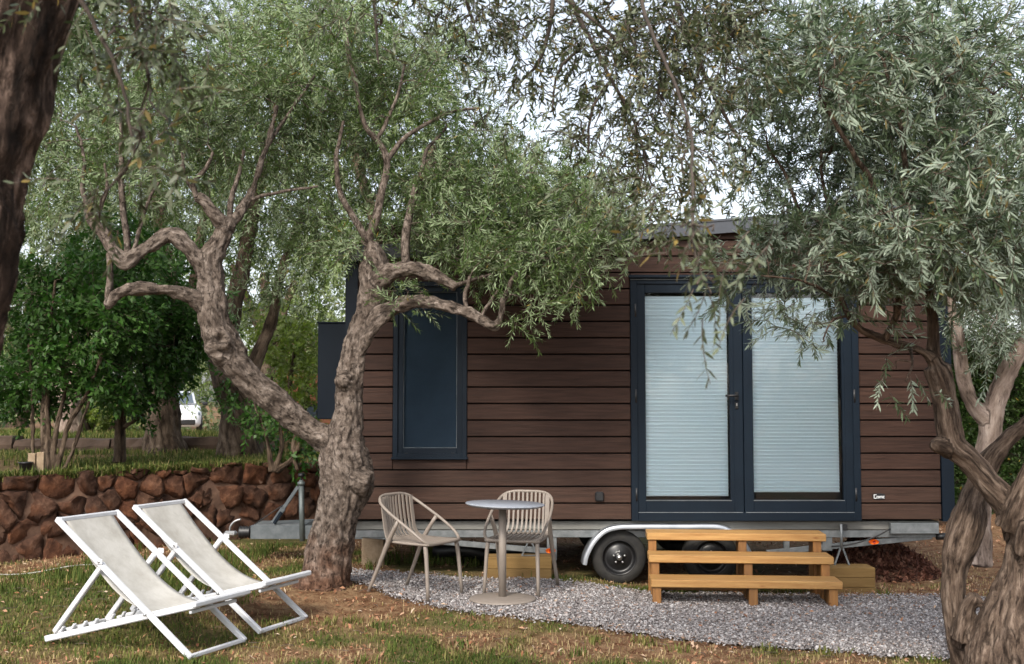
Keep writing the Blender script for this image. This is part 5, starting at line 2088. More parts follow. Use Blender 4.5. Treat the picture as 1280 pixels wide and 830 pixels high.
# ---- the big olive in front of the house
def main_olive():
    rng = np.random.default_rng(21)
    Y = 9.2
    b = at(412, 735, Y)
    root = thing('olive_tree', 'gnarled twin-limbed olive tree between the deckchairs and the tiny house', 'tree', (b.x, b.y, float(gz(b.x, b.y))))
    fat = [
        [(400, 770, Y, 50), (404, 742, Y, 40), (408, 715, Y, 33), (412, 685, Y, 31), (422, 640, Y, 31), (434, 604, Y, 36), (431, 572, Y, 33), (431, 545, Y, 26), (436, 520, Y, 20), (437, 487, Y, 19),
         (440, 445, Y, 17), (450, 414, Y, 18), (463, 385, Y, 19), (467, 350, Y, 19), (470, 328, Y - .03, 18), (466, 312, Y - .04, 13), (462, 302, Y - .05, 7)],
        [(432, 575, Y, 24), (415, 553, Y, 20), (388, 537, Y, 17.5), (340, 500, Y - .1, 19), (300, 462, Y - .2, 20), (281, 434, Y - .25, 23), (268, 400, Y - .3, 20), (264, 360, Y - .3, 18), (264, 325, Y - .3, 17),
         (276, 300, Y - .3, 13), (284, 281, Y - .3, 12)],
        [(284, 285, Y - .3, 11), (270, 268, Y - .35, 9.5), (256, 253, Y - .4, 8), (245, 246, Y - .42, 6)],
        [(286, 282, Y - .3, 8), (298, 268, Y - .25, 7), (311, 248, Y - .2, 6), (320, 224, Y - .2, 5), (334, 180, Y - .2, 4), (345, 130, Y - .2, 3)],
        [(262, 350, Y - .3, 12), (247, 325, Y - .35, 11), (226, 301, Y - .4, 11), (210, 294, Y - .4, 10), (186, 309, Y - .45, 10), (165, 322, Y - .5, 10), (155, 326, Y - .5, 11), (141, 311, Y - .5, 9), (127, 290, Y - .5, 8), (115, 276, Y - .5, 7), (108, 250, Y - .5, 5)],
        [(262, 392, Y - .3, 12), (247, 375, Y - .35, 11), (228, 366, Y - .4, 9), (205, 362, Y - .45, 8), (176, 361, Y - .5, 9), (152, 365, Y - .5, 8), (137, 378, Y - .5, 7), (132, 384, Y - .5, 5)],
        [(465, 360, Y, 15), (480, 345, Y - .08, 13), (500, 338, Y - .15, 10), (525, 337, Y - .2, 10), (550, 348, Y - .25, 8), (570, 360, Y - .25, 6)],
        [(458, 412, Y, 13), (478, 391, Y - .12, 11.5), (505, 380, Y - .2, 10), (530, 377, Y - .25, 9), (560, 383, Y - .3, 9), (590, 393, Y - .3, 8), (614, 407, Y - .3, 7.5), (622, 405, Y - .3, 6), (628, 386, Y - .3, 5), (630, 368, Y - .3, 4)],
        [(448, 480, Y - .05, 6), (452, 440, Y - .1, 6.5), (468, 410, Y - .14, 7), (492, 387, Y - .18, 7)],
        [(448, 600, Y - .1, 20), (462, 606, Y - .12, 17)],
        [(278, 440, Y - .3, 19), (262, 434, Y - .35, 12), (257, 433, Y - .36, 9)],
        [(430, 478, Y - .08, 13), (424, 470, Y - .12, 10)],
        [(404, 742, Y, 30), (378, 752, Y - .15, 14)],
        [(404, 742, Y, 30), (432, 756, Y - .2, 14)],
    ]
    h = np.array(at(276, 424, Y - .30 - 23 * Y / FPX * 0.9))
    h2 = np.array(at(441, 474, Y - 19 * Y / FPX))
    me, S, R = limbs_mesh('trunk', limb_paths(fat, 0.90), 0.0140, lump=0.18, ridge=0.09, fine=0.015, seed=1, hollows=((h, 0.06, 0.075), (h2, 0.03, 0.03)))
    trunk_part(root, me, M['bark_main'])
    thin = [
        [(456, 305, Y - .05, 7), (470, 272, Y - .08, 6), (478, 230, Y - .1, 5), (482, 200, Y - .1, 4.6), (470, 175, Y - .1, 4), (452, 150, Y - .15, 3), (440, 90, Y - .2, 2.2), (430, 30, Y - .2, 1.6)],
        [(481, 203, Y - .1, 4), (512, 168, Y - .05, 3), (560, 140, Y, 2.2), (600, 132, Y + .1, 1.5)],
        [(462, 306, Y - .05, 5.5), (440, 270, Y - .1, 4.5), (424, 238, Y - .15, 4), (421, 195, Y - .2, 3), (432, 150, Y - .2, 2)],
        [(508, 338, Y - .15, 6), (511, 292, Y - .1, 6), (522, 250, Y, 5), (526, 225, Y, 3.6)],
        [(160, 322, Y - .5, 5), (157, 280, Y - .45, 4.5), (155, 220, Y - .4, 4), (152, 140, Y - .35, 2.6)],
        [(134, 380, Y - .5, 4.5), (136, 345, Y - .5, 4.5), (133, 318, Y - .5, 3.6)],
        [(288, 275, Y - .3, 4), (286, 252, Y - .3, 4), (294, 225, Y - .3, 3), (300, 190, Y - .3, 2)],
        [(246, 246, Y - .42, 4), (243, 228, Y - .45, 3.4), (258, 210, Y - .45, 3), (268, 190, Y - .45, 2)],
        [(585, 392, Y - .3, 3), (580, 372, Y - .3, 3), (588, 348, Y - .3, 2.4)],
        [(600, 398, Y - .3, 2.6), (612, 378, Y - .3, 2.4), (622, 362, Y - .3, 1.8)],
        [(630, 370, Y - .3, 4), (646, 340, Y - .25, 3), (690, 312, Y - .2, 2.4), (740, 300, Y - .2, 1.8), (780, 285, Y - .2, 1.4)],
        [(310, 250, Y - .2, 3), (345, 243, Y - .2, 2.2), (400, 235, Y - .2, 1.6)],
        [(165, 320, Y - .5, 3), (185, 260, Y - .5, 2.4), (200, 230, Y - .5, 1.8)],
        [(112, 265, Y - .5, 4.5), (104, 235, Y - .5, 3.4), (108, 200, Y - .45, 2.4), (98, 160, Y - .4, 1.6)],
        [(118, 280, Y - .5, 3), (132, 240, Y - .5, 2.4), (128, 205, Y - .45, 1.6)],
        [(566, 357, Y - .25, 3), (592, 348, Y - .2, 2.4), (630, 335, Y - .1, 1.7)],
        [(246, 246, Y - .42, 3), (232, 225, Y - .4, 2.2), (222, 190, Y - .3, 1.5)],
        [(526, 226, Y, 3.2), (534, 190, Y + .1, 2.4), (560, 160, Y + .2, 1.6)],
        [(470, 176, Y - .1, 3), (492, 130, Y - .05, 2.2), (505, 80, Y, 1.6)],
        [(334, 182, Y - .2, 3), (362, 140, Y - .1, 2.2), (392, 95, Y, 1.6)],
    ]
    tp = limb_paths(thin)
    sk = Skeleton(S, R, rng)
    for p in tp:
        P4 = catmull(p, 5)
        P4[:, :3] += np.cumsum(rng.normal(0, 0.004, (len(P4), 3)), 0)
        sk.tubes.append((P4[:, :3], P4[:, 3]))
        sk.P = np.vstack([sk.P, P4[:, :3]])
        sk.R = np.concatenate([sk.R, P4[:, 3]])
    blobs = [
        (560, 265, 100, 75, 9.5, .5, 46), (650, 270, 110, 70, 9.4, .5, 62), (720, 290, 75, 50, 9.2, .5, 36), (640, 320, 90, 30, 9.2, .5, 26), (690, 345, 55, 25, 9.0, .4, 12), (560, 180, 60, 60, 9.5, .6, 26),
        (480, 110, 120, 90, 9.75, .55, 42), (410, 180, 90, 80, 9.7, .5, 26), (500, 235, 70, 60, 9.75, .4, 18), (530, 70, 70, 60, 9.4, .7, 20), (400, 80, 110, 80, 9.6, .6, 34),
        (300, 150, 100, 80, 9.4, .5, 36), (200, 180, 100, 80, 9.2, .5, 34), (110, 190, 80, 80, 8.9, .5, 20), (250, 80, 120, 80, 8.9, .7, 34), (385, 280, 50, 40, 9.7, .3, 10), (660, 385, 40, 14, 8.9, .2, 3), (510, 365, 30, 14, 9.0, .2, 3),
        (432, 312, 26, 16, 9.3, .3, 6), (350, 20, 160, 50, 9.2, .8, 26), (740, 240, 50, 40, 9.3, .4, 10),
    ]
    foliage(root, sk, blobs, M['leaf_main'], rng, per=10, temps=T_MAIN, spread=0.105, keep=house_keep, droop=0.0, r_max=0.014)
    twig_part(root, sk, M['bark_main'])


main_olive()


# ---- the silvery olive at the right, nearer
def right_olive():
    rng = np.random.default_rng(22)
    Y = 6.4
    b = at(1245, 860, Y)
    root = thing('olive_tree', 'dark furrowed olive tree with silvery leaves at the right edge', 'tree', (b.x, b.y, float(gz(b.x, b.y))))
    fat = [
        [(1262, 930, Y, 80), (1264, 880, Y, 68), (1265, 830, Y, 60), (1268, 785, Y, 48), (1276, 745, Y, 38), (1281, 705, Y, 31), (1279, 672, Y, 25), (1262, 636, Y, 19), (1236, 604, Y, 17.5), (1212, 575, Y, 17.5),
         (1189, 552, Y, 19), (1183, 512, Y, 16.5), (1177, 480, Y, 17), (1170, 458, Y, 18)],
        [(1172, 460, Y, 12), (1168, 446, Y, 9), (1167, 425, Y, 8.5), (1166, 398, Y, 7.5), (1160, 360, Y, 6), (1150, 320, Y + .1, 5)],
        [(1172, 458, Y, 10), (1158, 443, Y - .03, 7), (1138, 434, Y - .06, 6), (1105, 424, Y - .1, 5.5), (1076, 411, Y - .15, 5.2), (1056, 386, Y - .2, 5), (1046, 345, Y - .2, 4.4), (1030, 310, Y - .2, 3.6)],
        [(1222, 880, Y + .35, 26), (1210, 830, Y + .3, 22), (1197, 790, Y + .3, 17), (1191, 757, Y + .3, 15), (1193, 715, Y + .3, 17), (1199, 684, Y + .3, 23), (1210, 652, Y + .3, 23), (1218, 624, Y + .35, 19), (1228, 596, Y + .4, 17), (1240, 572, Y + .4, 15), (1262, 548, Y + .4, 12), (1290, 520, Y + .4, 10), (1330, 460, Y + .4, 8)],
        [(1262, 660, Y, 22), (1278, 620, Y - .1, 17), (1296, 580, Y - .15, 15), (1330, 520, Y - .2, 13), (1360, 420, Y - .2, 11)],
        [(1202, 800, Y + .2, 18), (1210, 762, Y + .15, 11), (1220, 745, Y + .1, 10)],
        [(1186, 560, Y, 15), (1172, 556, Y - .05, 10), (1166, 552, Y - .06, 7)],
        [(1285, 690, Y - .1, 20), (1290, 655, Y - .18, 14)],
    ]
    me, S, R = limbs_mesh('trunk', limb_paths(fat, 0.88), 0.0115, lump=0.15, ridge=0.11, fine=0.007, seed=4, ridge_f=7, twist=0.5)
    trunk_part(root, me, M['bark_right'])
    thin = [
        [(1040, 330, Y - .2, 4), (1022, 300, Y - .15, 3.2), (1000, 268, Y - .1, 2.8), (985, 232, Y, 2.2), (960, 190, Y, 1.6)],
        [(1048, 350, Y - .2, 3.6), (1044, 300, Y - .2, 3), (1030, 240, Y - .1, 2.4), (1025, 190, Y, 1.8)],
        [(1105, 424, Y - .1, 4.4), (1118, 390, Y - .2, 4.4), (1122, 340, Y - .35, 4.4), (1108, 280, Y - .5, 4.2), (1085, 215, Y - .65, 3.8), (1062, 180, Y - .75, 3.2), (1020, 110, Y - .85, 2.4)],
        [(1160, 360, Y, 5), (1140, 300, Y - .2, 4.4), (1130, 235, Y - .4, 4), (1120, 160, Y - .6, 3), (1100, 80, Y - .7, 2.2)],
        [(1052, 380, Y - .2, 2.6), (1025, 362, Y - .3, 2), (990, 350, Y - .4, 1.5), (950, 345, Y - .4, 1.2)],
        [(1060, 395, Y - .2, 2), (1040, 402, Y - .4, 1.5), (1030, 420, Y - .5, 1.2), (1024, 432, Y - .5, 1)],
        [(1160, 360, Y, 4), (1190, 290, Y - .2, 3.6), (1220, 210, Y - .3, 3), (1235, 120, Y - .4, 2.2)],
        [(1140, 434, Y - .06, 2.4), (1136, 460, Y - .3, 1.6), (1130, 480, Y - .4, 1.1)],
    ]
    sk = Skeleton(S, R, rng)
    for p in limb_paths(thin):
        P4 = catmull(p, 5)
        P4[:, :3] += np.cumsum(rng.normal(0, 0.003, (len(P4), 3)), 0)
        sk.tubes.append((P4[:, :3], P4[:, 3]))
        sk.P = np.vstack([sk.P, P4[:, :3]])
        sk.R = np.concatenate([sk.R, P4[:, 3]])
    blobs = [
        (1080, 90, 100, 80, 5.9, .7, 48), (1190, 90, 110, 90, 6.0, .7, 55), (1020, 60, 90, 60, 6.1, .6, 24), (1110, 190, 90, 70, 6.4, .6, 38), (1220, 220, 80, 90, 5.9, .6, 46), (1160, 280, 90, 55, 5.8, .6, 32), (1245, 310, 60, 55, 6.0, .5, 22),
        (1195, 340, 75, 24, 6.1, .5, 14), (1120, 325, 45, 30, 6.0, .4, 10), (1060, 250, 50, 45, 6.7, .4, 12), (990, 180, 60, 70, 6.8, .4, 14), (1000, 275, 60, 35, 6.7, .4, 8), (955, 322, 40, 14, 6.3, .3, 4), (1030, 318, 45, 20, 6.4, .3, 5),
        (1026, 400, 22, 22, 6.2, .15, 4), (1000, 372, 24, 14, 6.2, .15, 3), (960, 352, 24, 12, 6.2, .15, 3), (1130, 470, 14, 10, 6.2, .1, 1), (945, 90, 60, 60, 6.3, .5, 12), (1090, 372, 40, 14, 6.3, .3, 2), (935, 215, 30, 30, 6.4, .4, 3),
        (1345, 330, 70, 90, 6.3, .5, 22), (1340, 130, 80, 110, 6.2, .6, 26), (1005, 295, 45, 30, 6.2, .3, 8), (948, 322, 42, 14, 6.2, .2, 5), (1042, 335, 36, 18, 6.1, .3, 5), (1005, 240, 50, 40, 6.8, .3, 7), (1075, 330, 40, 30, 6.0, .3, 8), (1140, 340, 50, 30, 5.9, .4, 9),
        (950, 150, 50, 60, 6.4, .4, 7), (930, 30, 50, 40, 6.4, .4, 8), (985, 110, 60, 60, 6.8, .4, 10), (1010, 230, 50, 50, 6.8, .3, 5),
    ]
    foliage(root, sk, blobs, M['leaf_right'], rng, per=7, temps=T_FINE, spread=0.10, droop=-0.12, parts=280, part_mat=M['leaf_right_part'], r_max=0.013, out_bias=0.9)
    twig_part(root, sk, M['bark_right'])


right_olive()


# ---- the dark trunk at the left edge, nearest, with branches arching over the frame
def near_olive():
    rng = np.random.default_rng(23)
    Y = 3.2
    b = at(-190, 1200, Y)
    root = thing('olive_tree', 'dark leaning trunk close to the camera at the left edge', 'tree', (b.x, b.y, 0.0))
    fat = [
        [(-215, 1300, Y, 150), (-205, 1180, Y, 125), (-185, 1000, Y, 108), (-165, 800, Y, 98), (-140, 640, Y, 90), (-122, 540, Y, 84), (-98, 460, Y, 78), (-74, 390, Y, 78), (-60, 330, Y, 76), (-54, 230, Y, 74), (-34, 150, Y, 76), (-10, 70, Y, 78), (14, 0, Y, 77), (45, -90, Y, 70), (90, -200, Y - .05, 56)],
        [(80, -180, Y - .05, 50), (220, -290, Y + .4, 36), (400, -300, Y + 1.0, 25), (560, -240, Y + 1.6, 18), (700, -180, Y + 1.9, 14), (820, -140, Y + 1.9, 11), (930, -120, Y + 1.9, 8)],
        [(60, -120, Y, 40), (-80, -300, Y + .3, 34), (-200, -500, Y + .5, 24)],
    ]
    me, S, R = limbs_mesh('trunk', limb_paths(fat), 0.013, lump=0.16, ridge=0.13, fine=0.011, seed=9, ridge_f=4, twist=0.5)
    trunk_part(root, me, M['bark_near'])
    Z = Y + 1.9
    thin = [
        [(60, -110, Y - .1, 9), (92, -40, Y - .2, 4.5), (105, 0, Y - .2, 3.6), (137, 61, Y - .2, 3), (155, 105, Y - .2, 2.6), (168, 165, Y - .2, 2)],
        [(60, -110, Y - .1, 7), (130, -60, Y, 4), (170, 20, Y + .1, 2.6), (185, 90, Y + .1, 2)],
        [(670, -190, Z, 10), (682, -120, Z, 6), (690, -50, Z, 4.4), (707, 0, Z, 3.6), (732, 54, Z, 3), (761, 105, Z, 2.4), (787, 148, Z, 1.9), (800, 190, Z, 2), (812, 240, Z, 1.3)],
        [(690, -50, Z, 4.4), (690, 0, Z, 3.2), (678, 61, Z, 2.6), (655, 94, Z, 1.8), (640, 110, Z, 1.2)],
        [(800, -145, Z, 9), (830, -70, Z, 5), (848, 0, Z, 3.6), (870, 60, Z, 2.8), (900, 125, Z, 2.8), (930, 170, Z, 1.8)],
        [(820, -140, Z, 8), (800, -60, Z - .4, 5), (806, 10, Z - .7, 2.8), (838, 90, Z - 1.0, 2.3), (864, 160, Z - 1.3, 2), (868, 230, Z - 1.6, 1.7), (866, 290, Z - 1.9, 2), (872, 335, Z - 2.0, 1.5), (884, 362, Z - 2.05, 1.1)],
        [(707, 0, Z, 3), (735, 20, Z, 2.4), (775, 60, Z, 2), (800, 110, Z, 1.6)],
        [(761, 105, Z, 2.6), (740, 140, Z, 2), (735, 190, Z, 1.5)],
        [(732, 54, Z, 2.6), (700, 90, Z, 1.8), (690, 140, Z, 1.3)],
        [(560, -230, Z - .3, 9), (565, -110, Z - .2, 4.6), (578, -20, Z - .1, 3), (592, 30, Z, 1.8)],
        [(420, -290, Y + 1.0, 9), (455, -120, Y + 1, 4), (463, -20, Y + 1, 2.6), (464, 30, Y + 1, 2), (466, 80, Y + 1, 1.2)],
        [(350, -300, Y + .8, 8), (330, -110, Y + .8, 4), (320, -30, Y + .8, 2.4)],
        [(920, -120, Z, 7), (980, -70, Z, 4), (1040, -30, Z, 2)],
    ]
    sk = Skeleton(S, R, rng)
    for p in limb_paths(thin):
        P4 = catmull(p, 5)
        P4[:, :3] += np.cumsum(rng.normal(0, 0.0025, (len(P4), 3)), 0)
        sk.tubes.append((P4[:, :3], P4[:, 3]))
        sk.P = np.vstack([sk.P, P4[:, :3]])
        sk.R = np.concatenate([sk.R, P4[:, 3]])
    blobs = [
        (150, 20, 50, 50, 3.2, .25, 8), (180, 140, 45, 70, 3.3, .3, 9), (205, 50, 50, 60, 3.4, .3, 8), (140, 230, 40, 60, 3.4, .3, 4), (60, -80, 120, 60, 3.1, .4, 15),
        (640, 40, 60, 50, Z, .3, 14), (730, 60, 60, 60, Z, .3, 21), (790, 40, 60, 60, Z, .35, 36), (840, 110, 60, 80, Z, .4, 39), (790, 190, 50, 60, Z, .3, 21), (860, 210, 50, 60, Z - .6, .3, 18), (690, 120, 60, 60, Z, .3, 12),
        (880, 30, 60, 50, Z, .3, 24), (840, -40, 90, 50, Z, .3, 21), (885, 352, 16, 20, 3.05, .05, 3), (862, 290, 24, 26, 3.15, .1, 4), (575, 10, 60, 34, Z, .2, 14), (465, 20, 20, 40, Y + 1, .2, 4), (920, 10, 60, 40, Z, .3, 12), 
        (820, 260, 40, 40, Z - .5, .3, 10), (560, -20, 90, 30, Z, .3, 15), (740, 150, 40, 50, Z, .3, 6),
        (800, 110, 70, 80, Z, .4, 14), (760, 180, 50, 60, Z, .3, 7), (835, 170, 45, 50, Z - .2, .4, 9), (900, 90, 50, 70, Z, .4, 16), (700, 20, 70, 40, Z, .3, 12), (650, 100, 50, 60, Z, .3, 7), (600, 40, 50, 40, Z, .3, 8), (830, 20, 90, 40, Z, .4, 18),
    ]
    foliage(root, sk, blobs, M['leaf_near'], rng, per=3, temps=T_OVER, spread=0.07, droop=0.3, parts=240, scale=(0.75, 1.05), r_max=0.008, out_bias=0.8)
    twig_part(root, sk, M['twig_dark'])


near_olive()


# ---- trees and shrubs behind
def back_tree(label, trunk, blobs, leaf, bark, seed, per=10, temps=None, group='trees behind the wall and the cabin', name='olive_tree', cat='tree', spread=0.22, voxel=0.03, keep=house_keep, base_z=None, r_max=0.03, scale=(0.8, 1.25), droop=0.25):
    rng = np.random.default_rng(seed)
    p = limb_paths(trunk)
    b = p[0][0]
    root = thing(name, label, cat, (b[0], b[1], b[2] if base_z is None else base_z), group)
    me, S, R = limbs_mesh('trunk', p, voxel, lump=0.18, ridge=0.10, fine=0.008, seed=seed)
    trunk_part(root, me, bark)
    sk = Skeleton(S, R, rng)
    foliage(root, sk, blobs, leaf, rng, per=per, temps=temps or T_BACK, spread=spread, keep=keep, r_max=r_max, scale=scale, droop=droop)
    twig_part(root, sk, bark, 4)
    return root


back_tree('thick-trunked olive tree standing on the terrace behind the slanting limb',
          [[(302, 600, 14.6, 40), (300, 575, 14.6, 30), (299, 545, 14.6, 25), (298, 510, 14.6, 22), (285, 475, 14.6, 20), (275, 440, 14.7, 16), (290, 390, 14.8, 12), (310, 300, 15, 9), (330, 200, 15, 6)],
           [(296, 500, 14.6, 14), (315, 460, 14.6, 10), (340, 400, 14.7, 7), (352, 340, 14.9, 6), (380, 260, 15, 4)],
           [(302, 590, 14.5, 20), (318, 592, 14.3, 12)]],
          [(330, 260, 80, 60, 15, .9, 26), (380, 180, 80, 80, 15.2, 1, 26), (300, 140, 90, 80, 15.4, 1, 26), (360, 60, 110, 70, 15.6, 1, 30), (400, 300, 40, 40, 14.6, .6, 12), (350, 350, 55, 30, 14.6, .6, 10), (255, 250, 60, 60, 15, .8, 14)],
          M['leaf_grey'], M['bark_back'], 31)
back_tree('dark thick-trunked olive tree on the terrace beside the parked white car',
          [[(208, 590, 15.6, 40), (206, 566, 15.6, 28), (205, 530, 15.6, 20), (206, 490, 15.6, 18), (212, 440, 15.6, 16), (215, 380, 15.7, 12), (200, 280, 15.8, 9), (190, 180, 16, 6)],
           [(208, 450, 15.6, 12), (235, 390, 15.7, 8), (250, 300, 15.8, 6), (262, 220, 16, 4)],
           [(205, 575, 15.5, 18), (184, 574, 15.2, 10)]],
          [(200, 200, 100, 90, 16.5, 1.1, 40), (120, 120, 110, 90, 16.8, 1.1, 40), (220, 70, 110, 80, 17, 1.1, 36), (100, 260, 80, 60, 16.4, 1, 20), (60, 40, 100, 60, 17, 1, 20), (190, 300, 70, 40, 16.2, .8, 14)],
          M['leaf_grey'], M['bark_back'], 32)
back_tree('pale-trunked tree far left beyond the low stone kerb',
          [[(84, 560, 18.5, 22), (86, 540, 18.5, 17), (88, 510, 18.5, 13), (92, 470, 18.5, 11), (96, 420, 18.6, 9), (90, 340, 18.8, 6)], [(80, 545, 18.5, 11), (74, 500, 18.5, 8), (66, 440, 18.7, 6)]],
          [(60, 330, 90, 60, 19, 1, 30), (130, 350, 70, 50, 19.2, 1, 20), (40, 230, 80, 70, 19.5, 1, 24), (30, 420, 50, 50, 19.3, 1, 14)],
          M['leaf_far'], M['bark_pale'], 33)
back_tree('tall pale-green olive tree behind the left end of the tiny house roof',
          [[(500, 640, 14, 30), (505, 500, 14, 24), (515, 380, 14, 18), (520, 280, 14, 12), (540, 180, 14.2, 7)], [(515, 380, 14, 12), (470, 280, 14, 8), (440, 180, 14.2, 5)]],
          [(470, 220, 80, 80, 14.6, .8, 30), (500, 130, 80, 80, 14.8, .9, 30), (440, 100, 90, 80, 15, .9, 28), (550, 230, 50, 70, 14.6, .8, 20), (500, 310, 80, 50, 14.2, .7, 20), (440, 330, 40, 60, 14.2, .5, 16), (540, 60, 50, 40, 15, .8, 8), (430, 10, 110, 40, 15, .9, 16)],
          M['leaf_bright'], M['bark_back'], 34)
back_tree('round olive tree behind the middle of the tiny house roof',
          [[(700, 640, 14.5, 28), (698, 480, 14.5, 22), (695, 360, 14.5, 16), (690, 280, 14.6, 10)], [(697, 400, 14.5, 11), (740, 300, 14.6, 7)], [(697, 400, 14.5, 11), (640, 290, 14.6, 7)]],
          [(660, 260, 70, 55, 15, .8, 26), (720, 270, 65, 50, 15, .8, 24), (620, 200, 60, 50, 15.2, .8, 16), (690, 210, 50, 35, 15.2, .8, 12), (770, 300, 45, 30, 15, .7, 10), (600, 280, 60, 50, 14.8, .8, 16)],
          M['leaf_grey'], M['bark_back'], 35)
back_tree('pale-barked forked olive tree just behind the dark furrowed one',
          [[(1216, 705, 8.6, 24), (1220, 660, 8.6, 18), (1226, 600, 8.6, 15), (1236, 550, 8.6, 14), (1240, 520, 8.6, 13), (1250, 486, 8.6, 12), (1266, 452, 8.6, 11), (1290, 415, 8.6, 10), (1320, 350, 8.6, 8)],
           [(1238, 530, 8.6, 12), (1216, 505, 8.6, 9), (1204, 468, 8.6, 8.5), (1198, 420, 8.6, 8), (1190, 370, 8.6, 6), (1196, 300, 8.6, 5)]],
          [(1235, 410, 36, 36, 8.4, .3, 14), (1265, 380, 40, 40, 8.6, .4, 12), (1215, 330, 60, 40, 8.7, .4, 16), (1270, 280, 50, 60, 8.8, .4, 18), (1180, 250, 60, 60, 8.8, .4, 14)],
          M['leaf_right'], M['bark_pale'], 39, temps=T_MAIN, per=8, spread=0.11, voxel=0.016, r_max=0.012, droop=0.0)
back_tree('spreading olive tree mostly outside the frame, added to shade the terrace at the left',  # made-up neighbour tree, placed so that its crown shades the terrace
          [[(-190, 700, 10.3, 40), (-185, 600, 10.3, 30), (-180, 480, 10.3, 24), (-170, 380, 10.3, 20), (-140, 260, 10.4, 13), (-90, 150, 10.6, 8)], [(-175, 430, 10.3, 16), (-250, 300, 10.4, 11), (-300, 180, 10.6, 7)]],
          [(-150, 120, 130, 90, 10.8, 1.2, 44), (-40, 60, 110, 80, 11, 1.2, 36), (60, 30, 80, 50, 11.2, 1, 16), (-280, 100, 120, 90, 10.8, 1.2, 36), (-120, -40, 200, 80, 11.2, 1.4, 50), (30, -80, 180, 60, 11.4, 1.4, 40), (40, 160, 60, 50, 11, .8, 12), (-380, 30, 140, 120, 11, 1.4, 36)],
          M['leaf_grey'], M['bark_back'], 40, per=11)
back_tree('olive tree behind the right end of the tiny house, grey-green crown',
          [[(1150, 640, 15, 32), (1150, 480, 15, 24), (1145, 340, 15, 16), (1130, 220, 15.2, 9)], [(1148, 400, 15, 12), (1200, 260, 15.2, 8), (1230, 160, 15.4, 5)], [(1147, 360, 15, 11), (1080, 240, 15.2, 7)]],
          [(1100, 200, 90, 60, 15.6, .9, 26), (1200, 220, 80, 80, 15.6, .9, 30), (1130, 100, 100, 70, 15.8, 1, 28), (1230, 100, 80, 80, 15.8, 1, 26), (1040, 130, 60, 60, 15.8, .9, 12), (1240, 330, 60, 60, 15.4, .8, 20), (1180, 20, 110, 40, 16, 1, 18)],
          M['leaf_grey'], M['bark_back'], 36)

back_tree('bright green tree in the light far behind the knotted limbs, left of centre',
          [[(330, 545, 24, 16), (332, 500, 24, 11), (335, 430, 24, 9), (330, 340, 24, 6)], [(334, 440, 24, 7), (370, 350, 24, 5)], [(333, 430, 24, 7), (290, 330, 24, 5)]],
          [(330, 260, 110, 80, 24.5, 1.5, 40), (250, 330, 70, 60, 24.5, 1.2, 22), (390, 330, 50, 70, 24.5, 1.2, 26), (350, 150, 120, 90, 25, 1.5, 40), (300, 420, 60, 40, 24.5, 1, 14), (370, 420, 40, 50, 24.2, 1, 16), (330, 40, 130, 70, 25, 1.5, 26)],
          M['leaf_bright'], M['bark_back'], 37, spread=0.4, scale=(1.3, 1.9), voxel=0.05)
back_tree('bright green tree far left behind the broad-leaved shrubs',
          [[(20, 545, 25, 16), (24, 500, 25, 11), (30, 430, 25, 9), (50, 330, 25, 6)], [(26, 450, 25, 7), (120, 340, 25, 5)], [(28, 440, 25, 7), (-40, 330, 25, 5)]],
          [(40, 280, 110, 80, 25.5, 1.5, 36), (150, 260, 100, 90, 25.5, 1.5, 40), (100, 400, 120, 60, 25, 1.2, 30), (90, 150, 130, 90, 26, 1.5, 40), (210, 130, 90, 90, 26, 1.5, 30), (100, 20, 150, 70, 26, 1.5, 30), (20, 450, 70, 50, 25, 1, 18), (230, 430, 50, 50, 25, 1, 14)],
          M['leaf_bright'], M['bark_back'], 38, spread=0.4, scale=(1.3, 1.9), voxel=0.05)

# multi-stemmed broad-leaved shrubs on the terrace
G_SH = 'broad-leaved shrubs on the terrace'
back_tree('dark green shrub of several thin upright stems beside the short wooden stake',
          [[(62, 604, 11.7, 4), (60, 540, 11.7, 3.2), (58, 470, 11.7, 2.6), (52, 400, 11.7, 2)], [(66, 604, 11.7, 4), (78, 560, 11.7, 3.4), (86, 530, 11.7, 3), (110, 490, 11.7, 2.6), (128, 440, 11.7, 2)],
           [(64, 604, 11.7, 4), (70, 540, 11.7, 3), (82, 480, 11.7, 2.4), (84, 400, 11.7, 2)], [(70, 602, 11.7, 3), (88, 570, 11.7, 2.4), (100, 535, 11.7, 2.2), (112, 500, 11.7, 2)], [(42, 600, 11.7, 3), (41, 540, 11.7, 2.6), (40, 490, 11.7, 2.2), (36, 430, 11.7, 1.8)],
           [(54, 600, 11.7, 3), (53, 520, 11.7, 2.4), (58, 440, 11.7, 2), (70, 350, 11.7, 1.8)]],
          [(60, 430, 70, 60, 11.9, .5, 46), (130, 400, 60, 60, 12, .5, 40), (90, 350, 60, 40, 12, .5, 20), (30, 490, 44, 34, 11.9, .3, 18), (120, 470, 50, 24, 11.9, .4, 16), (20, 380, 40, 60, 12, .4, 18), (160, 330, 60, 34, 12.2, .4, 14)],
          M['leaf_broad'], M['bark_back'], 41, per=7, temps=T_BROAD, group=G_SH, name='shrub', cat='shrub', spread=0.10, voxel=0.012, r_max=0.012)
